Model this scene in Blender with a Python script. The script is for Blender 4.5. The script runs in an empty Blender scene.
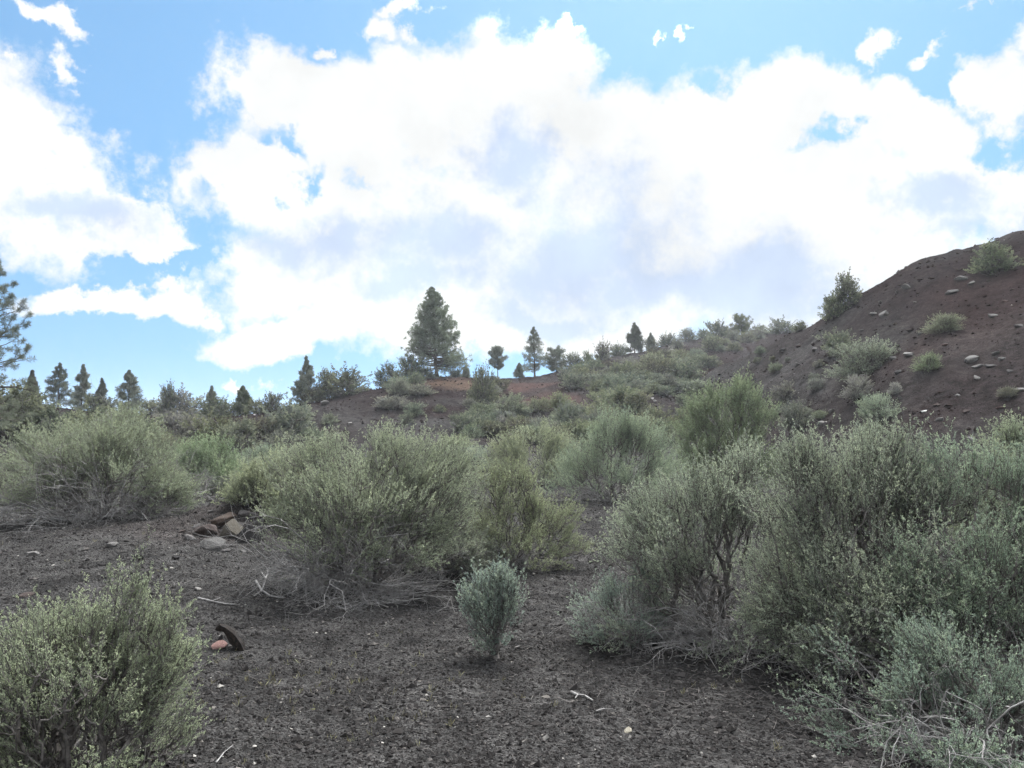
import bpy, bmesh, math, random
import numpy as np

S = bpy.context.scene
COL = S.collection
F, U0, V0 = 800.0, 512.0, 384.0
CAM_H = 1.6
PITCH = math.atan(46.0 / 800.0)
SP, CP = math.sin(PITCH), math.cos(PITCH)

# ------------------------------------------------------------------ noise
def _hash(ix, iy, seed):
    n = (ix.astype(np.int64) * 374761393 + iy.astype(np.int64) * 668265263 + seed * 1442695041) & 0xFFFFFFFF
    n = ((n ^ (n >> 13)) * 1274126177) & 0xFFFFFFFF
    return ((n ^ (n >> 16)) & 0xFFFF) / 65535.0

def vnoise(x, y, seed=0):
    ix, iy = np.floor(x), np.floor(y)
    fx, fy = x - ix, y - iy
    fx = fx * fx * fx * (fx * (fx * 6 - 15) + 10); fy = fy * fy * fy * (fy * (fy * 6 - 15) + 10)
    a, b = _hash(ix, iy, seed), _hash(ix + 1, iy, seed)
    c, d = _hash(ix, iy + 1, seed), _hash(ix + 1, iy + 1, seed)
    return (a + (b - a) * fx) * (1 - fy) + (c + (d - c) * fx) * fy - 0.5

def fbm(x, y, seed=0, oct=4):
    s, a = 0.0, 1.0
    for k in range(oct):
        s = s + a * vnoise(x * 2 ** k + 17.3 * k, y * 2 ** k - 9.1 * k, seed + k); a *= 0.5
    return s

# ------------------------------------------------------------------ terrain height field
def pixdir(u, v):
    a = (np.asarray(u, float) - U0) / F; b = (np.asarray(v, float) - V0) / F
    return a, CP + SP * b, SP - CP * b

def z_at(u, v, D):
    dx, dy, dz = pixdir(u, v)
    return CAM_H + D / dy * dz

def lin(D, D0, z0, D1, z1):
    return z0 + (z1 - z0) * (D - D0) / (D1 - D0)

CREST_V = {-200: 394, 0: 401, 60: 408, 110: 411, 160: 414, 200: 418, 240: 416, 270: 412, 300: 405, 325: 399, 345: 394, 365: 389, 385: 385,
           405: 380, 420: 377, 440: 375, 470: 375, 490: 377, 520: 378, 545: 374, 570: 367, 600: 359, 640: 351, 680: 341,
           705: 336, 740: 335, 780: 332, 815: 330, 900: 322, 1024: 310, 1300: 300}
CREST_D = {-200: 50, 0: 50, 110: 54, 200: 58, 270: 55, 325: 54, 385: 58, 420: 64, 470: 68, 520: 74, 570: 79, 640: 87, 705: 93, 780: 98, 1024: 110, 1300: 115}
HILL_V = {690: 384, 710: 371, 740: 356, 780: 337, 805: 326, 818: 320, 830: 311, 850: 298, 865: 287, 880: 276, 900: 263, 920: 252, 945: 245.5, 970: 241.5, 1000: 233, 1024: 225, 1120: 198, 1300: 185}
HILL_D = {690: 47, 740: 44, 780: 42, 815: 40, 900: 38, 1024: 36, 1300: 33}
TOE_D = {690: 33, 740: 28, 780: 25, 815: 22, 900: 18.5, 1024: 15.5, 1300: 13}
def ip(tab, u):
    k = sorted(tab); return float(np.interp(u, k, [tab[i] for i in k]))

COLS = []
_us = [-200, -100, 0, 60, 110, 160, 200, 240, 255, 270, 285, 300, 325, 345, 365, 385, 405, 420, 440, 455, 470, 490, 505, 520, 545, 570, 600, 620, 640, 660, 680,
       690, 700, 710, 725, 740, 760, 780, 792, 805, 818, 830, 840, 850, 865, 880, 900, 920, 945, 970, 1000, 1024, 1070, 1120, 1200, 1300]
for u in _us:
    D6, v6 = ip(CREST_D, u), ip(CREST_V, u)
    z6 = float(z_at(u, v6, D6))
    if u < 240: tD, tz = 26.0, 0.35
    elif u < 300: tD, tz = np.interp(u, [240, 300], [26, 35]), np.interp(u, [240, 300], [0.35, 0.55])
    else: tD, tz = 35.0, 0.55
    if u < 680:
        ds = [4, 11, tD, tD + 0.33 * (D6 - tD), tD + 0.5 * (D6 - tD), tD + 0.7 * (D6 - tD), D6]
        zs = [0, 0.0, tz] + [lin(d, tD, tz, D6, z6) for d in ds[3:6]] + [z6]
        bend = 0.5 if 280 < u < 480 else 0.25
        zs[4] += bend; zs[3] += bend * .5; zs[5] += bend * .8
    else:
        f = min(1.0, (u - 680) / 30.0)
        D3, v3 = ip(HILL_D, u), ip(HILL_V, u)
        z3 = float(z_at(u, v3, D3))
        if u < 690: z3 = lin(D3, 35, .55, D6, z6)
        D2 = ip(TOE_D, u)
        drop = min(2.0, 0.25 * z3) * f
        d5 = D3 + 20
        zg = lin(D3 + 20, 35, .55, D6, z6)
        ds = [4, 11, D2, D3, D3 + 9, d5, D6]
        zs = [0, 0.0, 0.25, z3, max(0.3, z3 - drop), max(zg, z3 - drop + .5) if f > .5 else zg, z6]
    ca = math.atan2(*[float(q) for q in pixdir(u, 340)[:2]])
    R = [d / math.cos(ca) for d in ds]
    COLS.append((ca, R, zs))
_l, _r = COLS[0], COLS[-1]
flat = ([4, 11, 26, 40, 50, 60, 80], [0, 0, .2, .5, .8, 1.2, 2.0])
COLS = [(-math.pi, *flat), (-2.0, *flat), (-1.2, _l[1], _l[2])] + COLS + [(1.05, _r[1], _r[2]), (1.7, [4, 11, 16, 33, 42, 52, 90], [0, 0, .2, 7, 6, 6, 6]), (2.4, *flat), (math.pi, *flat)]
AZ = np.radians(np.arange(-180, 180.01, 0.2))
RG = np.exp(np.linspace(math.log(0.3), math.log(4000.0), 520))
ca = np.array([c[0] for c in COLS])
KR = np.array([[0.3] + list(c[1]) + [c[1][-1] * 1.3, c[1][-1] * 2.2, 4000] for c in COLS], float)
KZ = np.array([[0.0] + list(c[2]) + [c[2][-1] - 1.0, c[2][-1] - 5.0, -60] for c in COLS], float)
KRa = np.stack([np.interp(AZ, ca, KR[:, k]) for k in range(KR.shape[1])], 1)
KZa = np.stack([np.interp(AZ, ca, KZ[:, k]) for k in range(KZ.shape[1])], 1)
HG = np.stack([np.interp(RG, KRa[i], KZa[i]) for i in range(len(AZ))])
ker = np.array([1, 2, 3, 2, 1.]) / 9
HG = np.apply_along_axis(lambda r: np.convolve(np.pad(r, 2, mode='edge'), ker, 'valid'), 1, HG)
HG = np.apply_along_axis(lambda r: np.convolve(np.pad(r, 2, mode='wrap'), ker, 'valid'), 0, HG)
LR0, LRS = math.log(0.3), (math.log(4000.0) - math.log(0.3)) / 519

def H(x, y):
    x = np.asarray(x, float); y = np.asarray(y, float)
    r = np.hypot(x, y); a = np.arctan2(x, y)
    fa = np.clip((a + math.pi) / math.radians(0.2), 0, len(AZ) - 1.001)
    fr = np.clip((np.log(np.maximum(r, 0.3)) - LR0) / LRS, 0, 518.999)
    ia, ir = fa.astype(int), fr.astype(int); ta, tr = fa - ia, fr - ir
    h = (HG[ia, ir] * (1 - ta) + HG[ia + 1, ir] * ta) * (1 - tr) + (HG[ia, ir + 1] * (1 - ta) + HG[ia + 1, ir + 1] * ta) * tr
    far = np.clip((r - 14) / 12, 0, 1)
    near = np.clip((r - 1.0) / 4, 0, 1)
    steep = np.clip((h - 0.5) / 2.5, 0, 1)
    h = h + near * (0.16 * fbm(x / 3.1, y / 3.1, 3, 4) + 0.022 * fbm(x / .33, y / .33, 9, 2)) + far * steep * (0.30 * fbm(x / 3.7, y / 3.7, 21, 5) + 0.16 * fbm(x / .8, y / .8, 23, 3))
    # low left bench in the middle distance
    h = h + 0.22 * np.exp(-((x + 5.6) / 3.0) ** 2 - ((y - 11.0) / 3.0) ** 2)
    # low rubbly mound under the fallen boulders
    h = h + 0.30 * np.exp(-((x + 4.1) / 0.9) ** 2 - ((y - 12.2) / 0.8) ** 2) * (1 + .8 * fbm(x / .5, y / .5, 14, 3))
    return h

def hit(u, v):
    """where the ray through a photo pixel meets the terrain"""
    u = np.atleast_1d(np.asarray(u, float)); v = np.atleast_1d(np.asarray(v, float))
    dx, dy, dz = pixdir(u, v); n = np.hypot(dx, dy); dx, dy, dz = dx / n, dy / n, dz / n
    t = 1.5 * 1.004 ** np.arange(1100)[None]
    z = CAM_H + t * dz[:, None]
    under = z < H(dx[:, None] * t, dy[:, None] * t)
    k = under.argmax(1); best = np.where(under.any(1), t[0, k], 60.0)
    x, y = dx * best, dy * best
    return np.stack([x, y, H(x, y)], -1)

def crest_hit(u, v):
    """ground under a thing on the skyline: the terrain point of column u seen highest, at a range past 20 m"""
    dx, dy, dz = pixdir(u, v); n = math.hypot(dx, dy); dx, dy = dx / n, dy / n
    t = np.linspace(20, 120, 800); z = H(dx * t, dy * t)
    e = (z - CAM_H) / t; k = int(np.argmax(e))
    tgt = dz / n
    return np.array([dx * t[k], dy * t[k], z[k]])

def project(p):
    x, y, z = p[0], p[1], p[2] - CAM_H
    d = y * CP + z * SP; return U0 + F * x / d, V0 - F * (-y * SP + z * CP) / d, d

# ------------------------------------------------------------------ mesh helpers
def mesh_np(name, V, Fc, mat, tint=None, smooth=False):
    me = bpy.data.meshes.new(name)
    V = np.asarray(V, np.float32); Fc = np.asarray(Fc, np.int32)
    n, k = Fc.shape
    me.vertices.add(len(V)); me.vertices.foreach_set('co', V.ravel())
    me.loops.add(n * k); me.loops.foreach_set('vertex_index', Fc.ravel())
    me.polygons.add(n); me.polygons.foreach_set('loop_start', np.arange(0, n * k, k, dtype=np.int32))
    me.polygons.foreach_set('use_smooth', np.full(n, smooth))
    me.update(calc_edges=True)
    if tint is not None:
        at = me.attributes.new('tint', 'FLOAT_COLOR', 'POINT')
        c = np.ones((len(V), 4), np.float32); c[:, :tint.shape[1]] = tint
        at.data.foreach_set('color', c.ravel())
    me.materials.append(mat)
    return me

def link(name, me, parent=None, color=None):
    o = bpy.data.objects.new(name, me); COL.objects.link(o)
    if parent is not None: o.parent = parent
    if color is not None: o.color = (*color, 1)
    return o

def thing(name, label, cat, loc, group=None, rz=0.0):
    o = bpy.data.objects.new(name, None); COL.objects.link(o)
    o.empty_display_size = 0.2
    o.location = [float(q) for q in loc]; o.rotation_euler.z = rz
    o['label'] = label; o['category'] = cat
    if group: o['group'] = group
    return o

def unit(v):
    return v / np.maximum(np.linalg.norm(v, axis=-1, keepdims=True), 1e-9)

def tubes(A, B, ra, rb, k=4):
    """one prism per segment"""
    A, B = np.asarray(A, float), np.asarray(B, float)
    d = unit(B - A)
    ref = np.where(np.abs(d[:, 2:3]) > .9, np.array([[1., 0, 0]]), np.array([[0, 0, 1.]]))
    s = unit(np.cross(d, ref)); t = np.cross(d, s)
    ang = np.arange(k) * 2 * math.pi / k
    ring = np.cos(ang)[None, :, None] * s[:, None, :] + np.sin(ang)[None, :, None] * t[:, None, :]
    va = A[:, None, :] + ring * np.asarray(ra)[:, None, None]
    vb = B[:, None, :] + ring * np.asarray(rb)[:, None, None]
    V = np.concatenate([va, vb], 1).reshape(-1, 3)
    base = (np.arange(len(A)) * 2 * k)[:, None]
    i = np.arange(k); j = (i + 1) % k
    Fq = np.stack([i, j, j + k, i + k], 1)
    return V, (base[:, :, None] + Fq[None]).reshape(-1, 4)

def leaves(C, D, L, W, rng, bend=0.0):
    """one diamond leaf per row"""
    n = len(C); D = unit(D)
    r = rng.normal(size=(n, 3)); s = unit(np.cross(D, r))
    L = np.asarray(L)[:, None]; W = np.asarray(W)[:, None]
    m = C + D * L * .55
    V = np.stack([C, m + s * W * .5, C + D * L, m - s * W * .5], 1).reshape(-1, 3)
    Fq = np.arange(4 * n).reshape(n, 4)
    return V, Fq

def join(parts):
    Vs, Fs, o = [], [], 0
    for V, Fq in parts:
        Vs.append(V); Fs.append(Fq + o); o += len(V)
    return np.concatenate(Vs), np.concatenate(Fs)

# ------------------------------------------------------------------ shrub skeleton + shoots
def skeleton(P, roots, rng, bf=0.45, wob=0.06, rtip=0.0018, rexp=0.5):
    """joins every shoot base to the stems by the cheapest path; returns segments"""
    order = np.argsort(np.linalg.norm(P - roots.mean(0), axis=1))
    cap = len(roots) + 3 * len(P) + 5
    N = np.zeros((cap, 3)); path = np.zeros(cap); par = np.full(cap, -1)
    N[:len(roots)] = roots; c = len(roots)
    endidx = np.zeros(len(P), int)
    for i in order:
        p = P[i]
        d = np.linalg.norm(N[:c] - p, axis=1)
        cost = d + bf * path[:c] + np.maximum(0, N[:c, 2] - p[2]) * .8
        j = int(np.argmin(cost)); q = N[j]
        seg = p - q; ln = d[j]
        k = 3 if ln > 0.25 else 2
        prev = j
        for s in range(1, k + 1):
            t = s / k
            pt = q + seg * t
            if s < k:
                pt = pt + rng.normal(size=3) * wob * ln + np.array([0, 0, -0.10 * ln * math.sin(math.pi * t)])
            N[c] = pt; par[c] = prev; path[c] = path[prev] + ln / k; prev = c; c += 1
        endidx[i] = prev
    N, par = N[:c], par[:c]
    cnt = np.zeros(c); cnt[endidx] = 1
    for i in range(c - 1, -1, -1):
        if par[i] >= 0: cnt[par[i]] += cnt[i]
    rad = rtip * np.maximum(cnt, 1) ** rexp
    m = par >= 0
    idx = np.nonzero(m)[0]; pi = par[idx]
    ra = np.minimum(rad[pi], rad[idx] * 1.5); rb = rad[idx]
    return N[pi], N[idx], ra, rb, cnt[idx]

def shoots(P, D, L, rng, nside=6, nleaf=6, ll=0.018, lw=0.007, spread=0.75):
    """leafy shoots: a twig, side twiglets, leaves on both"""
    n = len(P); D = unit(D)
    L = np.asarray(L)
    t = np.linspace(.1, 1, nside)[None] + rng.normal(size=(n, nside)) * .05
    r = rng.normal(size=(n, nside, 3)); r = unit(r - (r * D[:, None]).sum(-1, keepdims=True) * D[:, None])
    sd = unit(D[:, None] * .9 + r * spread + np.array([0, 0, .35]))
    sl = L[:, None] * (.34 - .2 * t) * rng.uniform(.6, 1.3, (n, nside))
    sb = P[:, None] + D[:, None] * (L[:, None] * t)[..., None]
    u = rng.uniform(0, 1, (n, nside, nleaf))
    c = sb[:, :, None] + sd[:, :, None] * (sl[..., None] * u)[..., None]
    ld = unit(sd[:, :, None] * .8 + rng.normal(size=(n, nside, nleaf, 3)) * .55 + np.array([0, 0, .15]))
    m = n * nside * nleaf
    V, Fq = leaves(c.reshape(-1, 3), ld.reshape(-1, 3), ll * rng.uniform(.6, 1.3, m), lw * rng.uniform(.7, 1.3, m), rng)
    rs = np.repeat(rng.uniform(size=n), nside * nleaf)
    tip = (t[..., None] * .6 + u * .4).reshape(-1)
    T = np.stack([rng.uniform(size=m), rs, np.clip(tip, 0, 1)], 1)
    T = np.repeat(T, 4, axis=0)
    segs = (P, P + D * L[:, None], sb.reshape(-1, 3), (sb + sd * sl[..., None]).reshape(-1, 3))
    return V, Fq, T, segs

def sample_lobes(lobes, n, rng, shell=.30, lump=.34, seed=0, floor=0.06, low=(1.7, .08), hole=-.42):
    gap = hole
    lobes = np.asarray(lobes, float)
    w = (lobes[:, 3] * lobes[:, 4] * lobes[:, 5]) ** .62; w /= w.sum()
    out, dirs = [], []
    top = (lobes[:, 2] + lobes[:, 5]).max()
    tot = 0
    while tot < n:
        m = n * 2
        k = rng.choice(len(lobes), m, p=w)
        d = unit(rng.normal(size=(m, 3)))
        bump = fbm(d[:, 0] * 2.9 + k * 3.1 + seed, d[:, 1] * 2.9 + d[:, 2] * 3.5, 5 + seed, 3)
        rr = (1 - np.abs(rng.normal(size=m)) * shell) * (1 + lump * 2 * bump)
        p = lobes[k, :3] + d * lobes[k, 3:6] * np.clip(rr, .15, 1.35)[:, None]
        # uneven: whole sprays missing where the clump noise is low
        hole = fbm(p[:, 0] * 3.0 / max(top, .3) + 5 * seed, p[:, 1] * 3.0 / max(top, .3) + p[:, 2] * 4.1 / max(top, .3), 31 + seed, 2)
        ok = (p[:, 2] > floor * top) & (rng.uniform(size=m) < np.clip(p[:, 2] / top * low[0] + low[1], 0, 1)) & (hole > gap)
        out.append(p[ok]); dirs.append(d[ok]); tot += ok.sum()
    return np.concatenate(out)[:n], np.concatenate(dirs)[:n]

def dead_tangle(rng, n, reach, height, r0=.008, ang=(0, 2 * math.pi), nsub=5, base=.08):
    n = int(n * 1.5); A, B, ra, rb = [], [], [], []
    def walk(p, d, ln, r, steps, lvl):
        for s in range(steps):
            d = d + rng.normal(size=3) * .28; d[2] += .06 if p[2] < .06 else (-.16 if p[2] > height else -.03); d /= np.linalg.norm(d)
            q = p + d * ln / steps
            if q[2] < .015: q[2] = .015 + abs(rng.normal()) * .01
            r2 = r * .86
            A.append(p); B.append(q); ra.append(r); rb.append(r2)
            if lvl < 2:
                for _ in range(2 if rng.uniform() < nsub / 10 else 1 if rng.uniform() < .6 else 0):
                    e = d + rng.normal(size=3) * .65; e /= np.linalg.norm(e)
                    walk(q.copy(), e, ln * rng.uniform(.3, .55), r2 * .6, 4, lvl + 1)
            p, r = q, r2
    for i in range(n):
        a = rng.uniform(*ang)
        el = rng.uniform(-.1, .7) * min(1.2, height / reach * 1.6)
        p = np.array([math.cos(a) * base * rng.uniform(0, 1), math.sin(a) * base * rng.uniform(0, 1), .04])
        walk(p, np.array([math.cos(a) * math.cos(el), math.sin(a) * math.cos(el), math.sin(el)]), reach * rng.uniform(.55, 1.1), r0 * rng.uniform(.6, 1.2), 6, 0)
    return tubes(A, B, np.array(ra), np.array(rb), 4)

# ------------------------------------------------------------------ materials
def new_mat(name):
    m = bpy.data.materials.new(name); m.use_nodes = True
    nt = m.node_tree; nt.nodes.clear()
    return m, nt, nt.nodes, nt.links

def foliage_mat(name, yellow=(.33, .345, .19), ymix=.25, trans=.40):
    m, nt, N, Lk = new_mat(name)
    out = N.new('ShaderNodeOutputMaterial'); oi = N.new('ShaderNodeObjectInfo')
    at = N.new('ShaderNodeAttribute'); at.attribute_name = 'tint'
    sp = N.new('ShaderNodeSeparateColor'); Lk.new(at.outputs['Color'], sp.inputs[0])
    # shoot-to-shoot value and hue, leaf-to-leaf value, yellower new growth at the tips
    mr = N.new('ShaderNodeMapRange'); mr.inputs[3].default_value = .86; mr.inputs[4].default_value = 1.14; Lk.new(sp.outputs[0], mr.inputs[0])
    mr2 = N.new('ShaderNodeMapRange'); mr2.inputs[3].default_value = .75; mr2.inputs[4].default_value = 1.25; Lk.new(sp.outputs[1], mr2.inputs[0])
    mu = N.new('ShaderNodeMath'); mu.operation = 'MULTIPLY'; Lk.new(mr.outputs[0], mu.inputs[0]); Lk.new(mr2.outputs[0], mu.inputs[1])
    tp = N.new('ShaderNodeMath'); tp.operation = 'MULTIPLY'; Lk.new(sp.outputs[2], tp.inputs[0]); Lk.new(sp.outputs[1], tp.inputs[1])
    tq = N.new('ShaderNodeMath'); tq.operation = 'MULTIPLY'; Lk.new(tp.outputs[0], tq.inputs[0]); tq.inputs[1].default_value = ymix * 2
    mx = N.new('ShaderNodeMix'); mx.data_type = 'RGBA'; Lk.new(tq.outputs[0], mx.inputs['Factor'])
    Lk.new(oi.outputs['Color'], mx.inputs[6]); mx.inputs[7].default_value = (*yellow, 1)
    hv = N.new('ShaderNodeVectorMath'); hv.operation = 'SCALE'; Lk.new(mx.outputs[2], hv.inputs[0]); Lk.new(mu.outputs[0], hv.inputs['Scale'])
    df = N.new('ShaderNodeBsdfDiffuse'); tr = N.new('ShaderNodeBsdfTranslucent'); ms = N.new('ShaderNodeMixShader'); ms.inputs[0].default_value = trans
    gn = N.new('ShaderNodeNewGeometry'); ad = N.new('ShaderNodeVectorMath'); ad.operation = 'ADD'; ad.inputs[1].default_value = (0, 0, 1.5); Lk.new(gn.outputs['Normal'], ad.inputs[0])
    nn = N.new('ShaderNodeVectorMath'); nn.operation = 'NORMALIZE'; Lk.new(ad.outputs[0], nn.inputs[0]); Lk.new(nn.outputs[0], df.inputs['Normal'])
    Lk.new(hv.outputs[0], df.inputs[0]); Lk.new(hv.outputs[0], tr.inputs[0])
    Lk.new(df.outputs[0], ms.inputs[1]); Lk.new(tr.outputs[0], ms.inputs[2]); Lk.new(ms.outputs[0], out.inputs[0])
    return m

def bark_mat(name, c1, c2, scale=18, rough=.9):
    m, nt, N, Lk = new_mat(name)
    out = N.new('ShaderNodeOutputMaterial'); b = N.new('ShaderNodeBsdfPrincipled'); b.inputs['Roughness'].default_value = rough
    b.inputs['Specular IOR Level'].default_value = .15
    tc = N.new('ShaderNodeTexCoord'); nz = N.new('ShaderNodeTexNoise'); nz.inputs['Scale'].default_value = scale; nz.inputs['Detail'].default_value = 4
    Lk.new(tc.outputs['Object'], nz.inputs['Vector'])
    cr = N.new('ShaderNodeValToRGB'); cr.color_ramp.elements[0].position = .35; cr.color_ramp.elements[1].position = .68
    cr.color_ramp.elements[0].color = (*c1, 1); cr.color_ramp.elements[1].color = (*c2, 1)
    Lk.new(nz.outputs['Fac'], cr.inputs[0]); Lk.new(cr.outputs[0], b.inputs['Base Color'])
    bp = N.new('ShaderNodeBump'); bp.inputs['Strength'].default_value = .5; bp.inputs['Distance'].default_value = .01
    Lk.new(nz.outputs['Fac'], bp.inputs['Height']); Lk.new(bp.outputs[0], b.inputs['Normal']); Lk.new(b.outputs[0], out.inputs[0])
    return m

def rock_mat(name):
    """base colour from the object colour, lichen and grain from noise"""
    m, nt, N, Lk = new_mat(name)
    out = N.new('ShaderNodeOutputMaterial'); b = N.new('ShaderNodeBsdfPrincipled'); b.inputs['Roughness'].default_value = .92
    b.inputs['Specular IOR Level'].default_value = .2
    oi = N.new('ShaderNodeObjectInfo'); tc = N.new('ShaderNodeTexCoord')
    nz = N.new('ShaderNodeTexNoise'); nz.inputs['Scale'].default_value = 9; nz.inputs['Detail'].default_value = 7; nz.inputs['Roughness'].default_value = .7
    Lk.new(tc.outputs['Object'], nz.inputs['Vector'])
    mr = N.new('ShaderNodeMapRange'); mr.inputs[1].default_value = .3; mr.inputs[2].default_value = .7; mr.inputs[3].default_value = .55; mr.inputs[4].default_value = 1.5
    Lk.new(nz.outputs['Fac'], mr.inputs[0])
    vm = N.new('ShaderNodeVectorMath'); vm.operation = 'SCALE'; Lk.new(oi.outputs['Color'], vm.inputs[0]); Lk.new(mr.outputs[0], vm.inputs['Scale'])
    Lk.new(vm.outputs[0], b.inputs['Base Color'])
    bp = N.new('ShaderNodeBump'); bp.inputs['Strength'].default_value = .7; bp.inputs['Distance'].default_value = .03
    Lk.new(nz.outputs['Fac'], bp.inputs['Height']); Lk.new(bp.outputs[0], b.inputs['Normal']); Lk.new(b.outputs[0], out.inputs[0])
    return m

def tint_mat(name, stops, rough=.95):
    """colour ramp over the per-piece tint"""
    m, nt, N, Lk = new_mat(name)
    out = N.new('ShaderNodeOutputMaterial'); b = N.new('ShaderNodeBsdfPrincipled'); b.inputs['Roughness'].default_value = rough
    b.inputs['Specular IOR Level'].default_value = 0.0
    at = N.new('ShaderNodeAttribute'); at.attribute_name = 'tint'
    sp = N.new('ShaderNodeSeparateColor'); Lk.new(at.outputs['Color'], sp.inputs[0])
    cr = N.new('ShaderNodeValToRGB'); e = cr.color_ramp.elements
    e[0].position, e[0].color = stops[0][0], (*stops[0][1], 1); e[1].position, e[1].color = stops[-1][0], (*stops[-1][1], 1)
    for p, c in stops[1:-1]:
        q = e.new(p); q.color = (*c, 1)
    Lk.new(sp.outputs[0], cr.inputs[0]); Lk.new(cr.outputs[0], b.inputs['Base Color']); Lk.new(b.outputs[0], out.inputs[0])
    return m

def ground_mat():
    m, nt, N, Lk = new_mat('cinder ground')
    out = N.new('ShaderNodeOutputMaterial'); b = N.new('ShaderNodeBsdfPrincipled'); b.inputs['Roughness'].default_value = .97
    b.inputs['Specular IOR Level'].default_value = 0.0
    geo = N.new('ShaderNodeNewGeometry')
    at = N.new('ShaderNodeAttribute'); at.attribute_name = 'tint'
    sp = N.new('ShaderNodeSeparateColor'); Lk.new(at.outputs['Color'], sp.inputs[0])
    def noise(sc, det=6, ro=.6):
        n = N.new('ShaderNodeTexNoise'); n.inputs['Scale'].default_value = sc; n.inputs['Detail'].default_value = det; n.inputs['Roughness'].default_value = ro
        Lk.new(geo.outputs['Position'], n.inputs['Vector']); return n
    def mix(f, a, c):
        x = N.new('ShaderNodeMix'); x.data_type = 'RGBA'
        if hasattr(f, 'links'): Lk.new(f, x.inputs['Factor'])
        else: x.inputs['Factor'].default_value = f
        for s, k in ((a, 6), (c, 7)):
            if isinstance(s, tuple): x.inputs[k].default_value = (*s, 1)
            else: Lk.new(s, x.inputs[k])
        return x.outputs[2]
    def ramp(src, lo, hi):
        r = N.new('ShaderNodeMapRange'); r.inputs[1].default_value = lo; r.inputs[2].default_value = hi; Lk.new(src, r.inputs[0]); return r.outputs[0]
    big, mid, fine, grain = noise(.35, 4), noise(2.6, 7, .65), noise(22, 5, .7), noise(90, 3, .8)
    c = mix(ramp(mid.outputs['Fac'], .35, .68), (.0280, .0266, .0256), (.0690, .0648, .0615))     # charcoal cinders, paler dust
    red = mix(ramp(mid.outputs['Fac'], .32, .66), (.0110, .0076, .0073), (.0295, .0212, .0204))     # red-brown cinder of the cone
    c = mix(sp.outputs[0], c, red)
    rust = mix(ramp(fine.outputs['Fac'], .3, .7), (.048, .027, .023), (.090, .052, .044))
    c = mix(sp.outputs[1], c, rust)
    tan = mix(ramp(fine.outputs['Fac'], .3, .7), (.066, .043, .030), (.120, .080, .056))
    c = mix(sp.outputs[2], c, tan)
    vo = N.new('ShaderNodeTexVoronoi'); vo.inputs['Scale'].default_value = 55; Lk.new(geo.outputs['Position'], vo.inputs['Vector'])
    vb = N.new('ShaderNodeTexVoronoi'); vb.inputs['Scale'].default_value = 9; Lk.new(geo.outputs['Position'], vb.inputs['Vector'])
    sv = N.new('ShaderNodeSeparateColor'); Lk.new(vo.outputs['Color'], sv.inputs[0])
    sv2 = N.new('ShaderNodeSeparateColor'); Lk.new(vb.outputs['Color'], sv2.inputs[0])
    def scaleby(col, f, lo, hi):
        r = N.new('ShaderNodeMapRange'); r.inputs[3].default_value = lo; r.inputs[4].default_value = hi; Lk.new(f, r.inputs[0])
        v = N.new('ShaderNodeVectorMath'); v.operation = 'SCALE'; Lk.new(col, v.inputs[0]); Lk.new(r.outputs[0], v.inputs['Scale']); return v.outputs[0]
    c = scaleby(c, sv.outputs[0], .55, 1.5)
    c = scaleby(c, sv2.outputs[1], .8, 1.2)
    c = scaleby(c, ramp(big.outputs['Fac'], .3, .7), .78, 1.22)
    Lk.new(c, b.inputs['Base Color'])
    a1 = N.new('ShaderNodeMath'); a1.operation = 'MULTIPLY_ADD'; Lk.new(fine.outputs['Fac'], a1.inputs[0]); a1.inputs[1].default_value = 1.6; Lk.new(vo.outputs['Distance'], a1.inputs[2])
    a2 = N.new('ShaderNodeMath'); a2.operation = 'MULTIPLY_ADD'; Lk.new(grain.outputs['Fac'], a2.inputs[0]); a2.inputs[1].default_value = .6; Lk.new(a1.outputs[0], a2.inputs[2])
    bp = N.new('ShaderNodeBump'); bp.inputs['Strength'].default_value = 1.0; bp.inputs['Distance'].default_value = .022
    Lk.new(a2.outputs[0], bp.inputs['Height'])
    bp2 = N.new('ShaderNodeBump'); bp2.inputs['Strength'].default_value = .6; bp2.inputs['Distance'].default_value = .06
    Lk.new(mid.outputs['Fac'], bp2.inputs['Height']); Lk.new(bp.outputs[0], bp2.inputs['Normal'])
    Lk.new(bp2.outputs[0], b.inputs['Normal']); Lk.new(b.outputs[0], out.inputs[0])
    return m

M_SAGE = foliage_mat('sage leaf')
M_NEEDLE = foliage_mat('pine needle', yellow=(.10, .10, .045), ymix=.2, trans=.2)
M_STEM = bark_mat('sage stem', (.06, .053, .048), (.20, .18, .165))
M_DEAD = bark_mat('dead grey wood', (.13, .12, .113), (.31, .295, .28))
M_BARK = bark_mat('pine bark', (.035, .028, .024), (.095, .075, .062), 7)
M_ROCK = rock_mat('rough rock')
M_GROUND = ground_mat()

SAGE = (.292, .335, .252); SAGEY = (.320, .350, .222); BLUE = (.270, .335, .285); OLIVE = (.225, .250, .165)
GREEN = (.235, .305, .180); YELLOW = (.290, .325, .190); GREY = (.310, .315, .285); DARK = (.165, .188, .142); PINE = (.215, .236, .182); BROWN = (.165, .148, .120)
WORD = {SAGE: 'grey-green', SAGEY: 'pale green', BLUE: 'silvery blue-green', OLIVE: 'olive', GREEN: 'bright green', YELLOW: 'yellow-green', GREY: 'silver-grey', DARK: 'dark green', BROWN: 'brownish'}

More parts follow.
